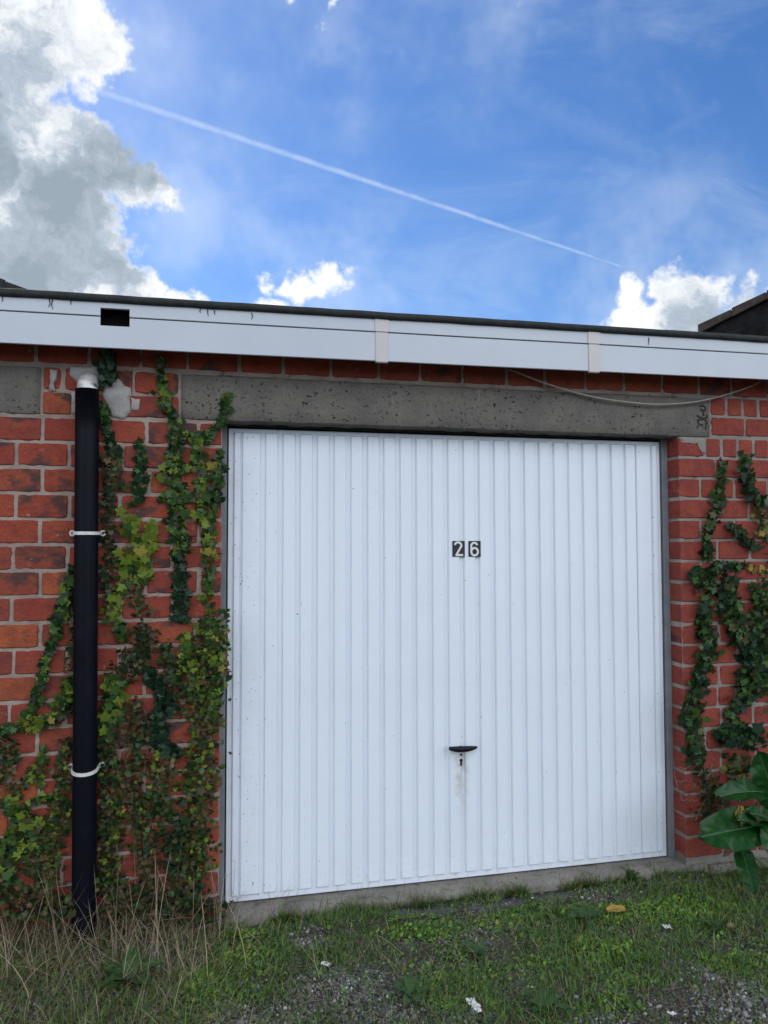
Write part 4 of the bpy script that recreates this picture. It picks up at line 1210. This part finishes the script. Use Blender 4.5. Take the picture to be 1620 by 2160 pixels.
def blades(n, fn, seg=3):
    """fn() -> (x, y, z, length, width, azimuth, lean, bend, colour) or None; curved tapering strips"""
    Vb = []; Cb = []; k = 0
    while k < n:
        q_ = fn()
        if q_ is None: continue
        x, y, z, L_, wd, az, lean, bend, col = q_
        dx, dy = math.cos(az), math.sin(az); sx_, sy_ = -dy, dx
        px_, py_, pz_ = x, y, z; a = lean; st = L_ / seg; tw = random.uniform(-.6, .6)
        sx_, sy_ = sx_ * math.cos(tw) + dx * math.sin(tw), sy_ * math.cos(tw) + dy * math.sin(tw)
        pts = [(px_, py_, pz_)]
        for i in range(seg):
            px_ += dx * math.sin(a) * st; py_ += dy * math.sin(a) * st; pz_ += math.cos(a) * st; a += bend / seg; pts.append((px_, py_, max(pz_, z + 0.001)))
        for i, p in enumerate(pts[:-1]):
            w2 = wd / 2 * (1 - 0.25 * i * 1.0 / seg if i else 0.8)
            Vb.append((p[0] - sx_ * w2, p[1] - sy_ * w2, p[2])); Vb.append((p[0] + sx_ * w2, p[1] + sy_ * w2, p[2]))
        Vb.append(pts[-1])
        Cb += [(*col, 1)] * (2 * seg + 1); k += 1
    nv = 2 * seg + 1; b0 = np.arange(n) * nv
    quads = np.concatenate([np.stack([b0 + 2 * i, b0 + 2 * i + 1, b0 + 2 * i + 3, b0 + 2 * i + 2], -1) for i in range(seg - 1)])
    tris = np.stack([b0 + 2 * seg - 2, b0 + 2 * seg - 1, b0 + 2 * seg], -1)
    return np.array(Vb), [quads, tris], np.array(Cb)


GRC = [(0.090, 0.180, 0.032), (0.120, 0.23, 0.038), (0.065, 0.125, 0.034), (0.17, 0.24, 0.050), (0.21, 0.20, 0.08), (0.085, 0.155, 0.070)]


def vary(c_, a=0.3):
    k = random.uniform(1 - a, 1 + a); return tuple(x * k for x in c_)


def straw_w(x, y):      # the strawy corner at lower left
    return max(0.0, min(1.0, (0.12 - x) / 0.28))


def onslab(x, y): return 0.0 < x < 2.22 and y > -0.225 and gz(x, y) < -0.043
def lush(x, y): return 0.5 + 0.9 * fb(x, y, 11.0, 2.3, 3)


def f_grass():
    x, y = rand_xy(); gwt = gravel_w(x, y)
    if random.random() < gwt * 0.72: return None
    if onslab(x, y) and random.random() < 0.80 - 0.5 * fb(x, y, 2, 6, 2): return None
    if y > -0.125 and -0.06 < x < 2.27: return None
    lu = lush(x, y)
    if random.random() > 0.30 + 0.7 * lu: return None
    L_ = random.uniform(0.02, 0.055) * (0.7 + 0.6 * lu)
    if random.random() < 0.05: L_ *= 1.9
    if x < 0.0: L_ *= 1.5
    c_ = random.choices(GRC, [3, 3, 3, 2, 1.2 + 2 * straw_w(x, y), 1.5])[0]
    return (x, y, max(gz(x, y), -0.046 if onslab(x, y) else -1) - 0.003, L_, random.uniform(0.0016, 0.0036), random.uniform(0, 6.283), random.uniform(0.1, 0.9), random.uniform(0.2, 1.4), vary(c_))


Vb, Fb, Cb = blades(46000, f_grass)
o = link('grass', arr_mesh('grass', Vb, Fb, M['grass'], Cb)); tag(o, 'short green grass growing over the ground before the door', 'grass', kind='stuff')


def f_straw():
    x = random.uniform(-1.6, 0.18); y = random.uniform(-0.95, -0.10)
    if random.random() > straw_w(x, y) * (1.0 if y > -0.5 else 0.75): return None
    c_ = random.choice([(0.30, 0.25, 0.155), (0.24, 0.19, 0.11), (0.38, 0.32, 0.22), (0.17, 0.14, 0.08), (0.16, 0.17, 0.07)])
    return (x, y, gz(x, y) - 0.003, random.uniform(0.05, 0.18), random.uniform(0.0011, 0.0022), random.uniform(0, 6.283), random.uniform(0.3, 1.35), random.uniform(0.2, 1.6), vary(c_, .25))


V1, F1, C1 = blades(3600, f_straw, 4)


def f_tangle():
    x = random.uniform(-1.5, 0.0); y = -0.105 - abs(random.gauss(0, 0.07))
    c_ = random.choice([(0.10, 0.07, 0.045), (0.16, 0.11, 0.07), (0.07, 0.05, 0.03), (0.26, 0.20, 0.13), (0.07, 0.075, 0.03)])
    return (x, y, gz(x, y) - 0.003, random.uniform(0.05, 0.20), random.uniform(0.0011, 0.0024), random.uniform(0, 6.283), random.uniform(0.0, 1.2), random.uniform(-0.5, 1.2), vary(c_, .3))


V5, F5, C5 = blades(2400, f_tangle, 4)
o = link('dead_undergrowth', arr_mesh('dead_undergrowth', V5, F5, M['straw'], C5)); tag(o, 'brown dead stems massed along the wall foot at left', 'dead stems', kind='stuff')


def f_stalk():
    x = random.uniform(-1.4, 0.16); y = random.uniform(-0.55, -0.11)
    if random.random() > straw_w(x, y): return None
    c_ = random.choice([(0.40, 0.33, 0.23), (0.34, 0.27, 0.18), (0.30, 0.22, 0.16)])
    return (x, y, gz(x, y) - 0.003, random.uniform(0.22, 0.44), random.uniform(0.0016, 0.0026), random.uniform(0, 6.283), random.uniform(0.05, 1.05), random.uniform(-0.5, 1.5), vary(c_, .25))


V2, F2, C2 = blades(300, f_stalk, 6)
o = link('dry_grass', arr_mesh('dry_grass', V1, F1, M['straw'], C1)); tag(o, 'dry straw-coloured grass tangled at the foot of the downpipe', 'dry grass', kind='stuff')
o = link('dry_stalks', arr_mesh('dry_stalks', V2, F2, M['straw'], C2)); tag(o, 'long bare dead stalks leaning against the ivy and downpipe', 'dead stalks', kind='stuff')
# a few dead blades among the green
def f_hay():
    x, y = rand_xy()
    if onslab(x, y) and random.random() < .8: return None
    if y > -0.125 and -0.06 < x < 2.27: return None
    return (x, y, gz(x, y) + 0.004, random.uniform(0.04, 0.14), random.uniform(0.0012, 0.0022), random.uniform(0, 6.283), random.uniform(0.8, 1.5), random.uniform(0.0, 0.5), vary(random.choice([(0.34, 0.28, 0.18), (0.22, 0.18, 0.11), (0.20, 0.12, 0.07)]), .25))


V3, F3, C3 = blades(3400, f_hay, 3)
o = link('dead_grass_litter', arr_mesh('dead_grass_litter', V3, F3, M['straw'], C3)); tag(o, 'scattered dead grass blades lying among the green', 'dead grass', kind='stuff')

# low creeping ground cover: little round leaves
CH = [(0.120, 0.24, 0.030), (0.085, 0.18, 0.032), (0.18, 0.30, 0.040), (0.070, 0.140, 0.038), (0.22, 0.29, 0.045), (0.09, 0.165, 0.075)]
LUSH = []
for (x, y, rx, ry, wgt) in [(1400, 1925, .42, .12, 1.0), (1560, 2010, .25, .10, 1.0), (1250, 2010, .3, .13, .8), (520, 2010, .16, .16, 1.0), (900, 1960, .3, .08, .55), (1300, 2085, .25, .12, .8), (1010, 2080, .3, .16, .45), (420, 2080, .15, .12, .7), (1500, 1880, .18, .07, .8), (1130, 1925, .25, .07, .6)]:
    p = gpt(x, y); LUSH.append((p.x, p.y, rx, ry, wgt))


def cover_w(x, y):
    s = 0.05 + 0.30 * max(0, fb(x, y, 21, 4.0, 3))
    for (cx, cy, rx, ry, wg) in LUSH: s = max(s, wg * max(0, 1.2 - ((x - cx) / rx) ** 2 - ((y - cy) / ry) ** 2))
    return min(1, s * (0.62 + 0.9 * fb(x, y, 31, 5.5, 3)) if s > 0 else 0)


Vs = []; Cs = []; cnt = 0; base8 = [(1.15, 0), (0.25, 0.75), (-0.55, 0.62), (-1.0, 0), (-0.55, -0.62), (0.25, -0.75)]
while cnt < 58000:
    x, y = rand_xy(); cw = cover_w(x, y)
    cw = max(0.0, cw)
    if random.random() > cw or random.random() < gravel_w(x, y) * 0.42: continue
    if (onslab(x, y) and random.random() < 0.9) or (y > -0.125 and -0.06 < x < 2.27): continue
    s = random.uniform(0.0028, 0.0068) if random.random() > .16 else random.uniform(0.007, 0.0135)
    nrm = Vector((random.gauss(0, .5), random.gauss(-.15, .5), 1)).normalized(); a_ = nrm.orthogonal().normalized(); b_ = nrm.cross(a_)
    c3 = Vector((x, y, gz(x, y) + random.random() ** 1.4 * (0.006 + 0.026 * cw)))
    el = random.uniform(.5, 1.05)
    vv = [c3 + a_ * (u * s) + b_ * (v_ * s * el) + nrm * (0.25 * s * u * u) for u, v_ in base8]
    Vs += vv; c_ = vary(random.choices(CH, [3, 3, 1 + 3 * cw, 4 - 3 * cw, .5 + 2.5 * cw, 1.5])[0], .35); Cs += [(*c_, 1)] * 6; cnt += 1
Fa = (np.arange(cnt) * 6)[:, None] + np.arange(6)[None]
o = link('ground_cover', arr_mesh('ground_cover', np.array([tuple(p) for p in Vs]), [Fa], M['grass'], np.array(Cs))); tag(o, 'bright green low creeping plants carpeting the ground', 'ground cover', kind='stuff')

# ------------------------------------------------------------------ broad-leaved weeds
def rosette(label, px, py, n, L0, wd, seed, m_='weed', lift=0.45):
    r = random.Random(seed); p = gpt(px, py); c_ = Vector((p.x, p.y, gz(p.x, p.y) + 0.006)); H = empty('weed', c_); tag(H, label, 'weed', 'broad-leaved weeds in the grass')
    a0 = r.uniform(0, 6)
    for i in range(n):
        a = a0 + 6.283 * i / n + r.uniform(-.3, .3); L_ = L0 * r.uniform(.65, 1.1); e = lift * r.uniform(.5, 1.3)
        d = Vector((math.cos(a) * math.cos(e), math.sin(a) * math.cos(e), math.sin(e)))
        big_leaf(H, c_ + d * 0.01, c_ + d * L_, wd * r.uniform(.8, 1.15), (-math.cos(a) * .3, -math.sin(a) * .3, 1), 0.5, seed * 31 + i, M[m_])


rosette('broad-leaved weed beside the bottom gravel patch', 868, 2105, 8, 0.085, 0.040, 1)
rosette('dark docklike weed in the straw below the downpipe', 272, 2085, 9, 0.13, 0.055, 2)
rosette('weed with dark flat leaves in front of the yellow fallen leaf', 1235, 1945, 6, 0.085, 0.045, 3)
rosette('round-leaved weed near the dock plant', 1503, 1958, 4, 0.060, 0.045, 4)
rosette('weed tuft growing at the slab edge under the right of the door', 1330, 1868, 8, 0.075, 0.026, 5, lift=0.9)
rosette('small bushy weed against the threshold right of the handle', 1205, 1850, 9, 0.050, 0.022, 6, lift=1.0)
rosette('spreading weed at the bottom edge right of centre', 1150, 2125, 8, 0.09, 0.036, 7)
rosette('weed among thin grass below the middle of the door', 1010, 2010, 7, 0.075, 0.032, 8)
# grass tufts on the slab
def f_tuft():
    cx, cy, n_ = random.choices(TU, [t[2] for t in TU])[0]
    x = cx + random.gauss(0, .035) if random.random() < .5 else random.uniform(0.05, 2.25)
    if fb(x, 0, 3, 4, 2) < -0.1: return None
    y = min(cy + random.gauss(0, .012), -0.126)
    return (x, y, -0.05, random.uniform(0.025, 0.075) if random.random() > .05 else random.uniform(.09, .15), random.uniform(0.0014, 0.0028), random.uniform(0, 6.283), random.uniform(0.0, .8), random.uniform(0.1, 1.0), vary(random.choice(GRC[:4] + [(0.13, .07, .04)]), .3))


TU = []
for (x, y, wgt) in [(600, 1925, 1), (730, 1912, 1.2), (880, 1905, .6), (560, 1930, .6), (1000, 1890, .8), (1080, 1880, 1.2), (1140, 1868, .8), (1200, 1850, 1.4), (1330, 1850, 1), (500, 1950, 1), (1400, 1850, .5)]:
    p = gpt(x, y); TU.append((p.x, p.y - 0.01, wgt))
V4, F4, C4 = blades(3600, f_tuft, 3)
o = link('grass_tufts', arr_mesh('grass_tufts', V4, F4, M['grass'], C4)); tag(o, 'little grass tufts rooted along the threshold edge', 'grass', kind='stuff')

# ------------------------------------------------------------------ litter and stones
def scrap(name, label, cat, px, py, sx_, sy_, m_, seed):
    r = random.Random(seed); p = gpt(px, py); c_ = Vector((p.x, p.y, gz(p.x, p.y) + 0.020)); n = 7; v = []; f = []
    for i in range(n + 1):
        for j in range(n + 1):
            u, w_ = i / n - .5, j / n - .5; k = 1 + 0.35 * fb(u, w_, seed, 4, 2)
            v.append((u * sx_ * k, w_ * sy_ * k, 0.35 * min(sx_, sy_) * fb(u, w_, seed + 5, 3.5, 3)))
    W_ = n + 1
    for i in range(n):
        for j in range(n):
            cn = (i in (0, n - 1)) and (j in (0, n - 1))
            if cn or r.random() < 0.04: continue
            f.append((i * W_ + j, (i + 1) * W_ + j, (i + 1) * W_ + j + 1, i * W_ + j + 1))
    o = link(name, mesh(name, v, f, m_, False), None, c_); o.rotation_euler = (r.uniform(-.3, .3), r.uniform(-.3, .3), r.uniform(0, 3))
    md = o.modifiers.new('thick', 'SOLIDIFY'); md.thickness = 0.0008
    tag(o, label, cat); return o


scrap('paper_scrap', 'white crumpled scrap in the green patch at right', 'litter', 1407, 1962, .048, .03, M['paper'], 1)
scrap('paper_scrap', 'white scrap lying on the gravel left of centre', 'litter', 686, 2042, .042, .018, M['paper'], 2)
scrap('paper_scrap', 'pale torn rag of litter at the bottom edge right of centre', 'litter', 1000, 2122, .075, .03, M['paper'], 3)
scrap('paper_scrap', 'small pale bluish chip near the bottom right corner', 'litter', 1418, 2138, .026, .02, M['paper'], 4)
p = gpt(1300, 1937)
o = big_leaf(None, (p.x - 0.045, p.y - .005, gz(p.x, p.y) + .03), (p.x + 0.05, p.y + .0, gz(p.x, p.y) + .024), 0.036, (0.1, -0.45, 1), 0.25, 5, M['deadleaf'], 'fallen_leaf'); tag(o, 'yellow fallen leaf lying on the green ground cover', 'leaf')
p = gpt(1542, 1952); c_ = Vector((p.x, p.y, gz(p.x, p.y) + .008)); sv = (iv * (1 + rng.uniform(-.2, .2, (12, 1)))) * np.array([.026, .02, .014])
me = mesh('stone', sv, [tuple(t) for t in if_], M['stone']); o = link('stone', me, None, c_)
md = o.modifiers.new('sub', 'SUBSURF'); md.levels = 1; md.render_levels = 2
tag(o, 'brown stone on bare soil below the dock plant', 'stone')
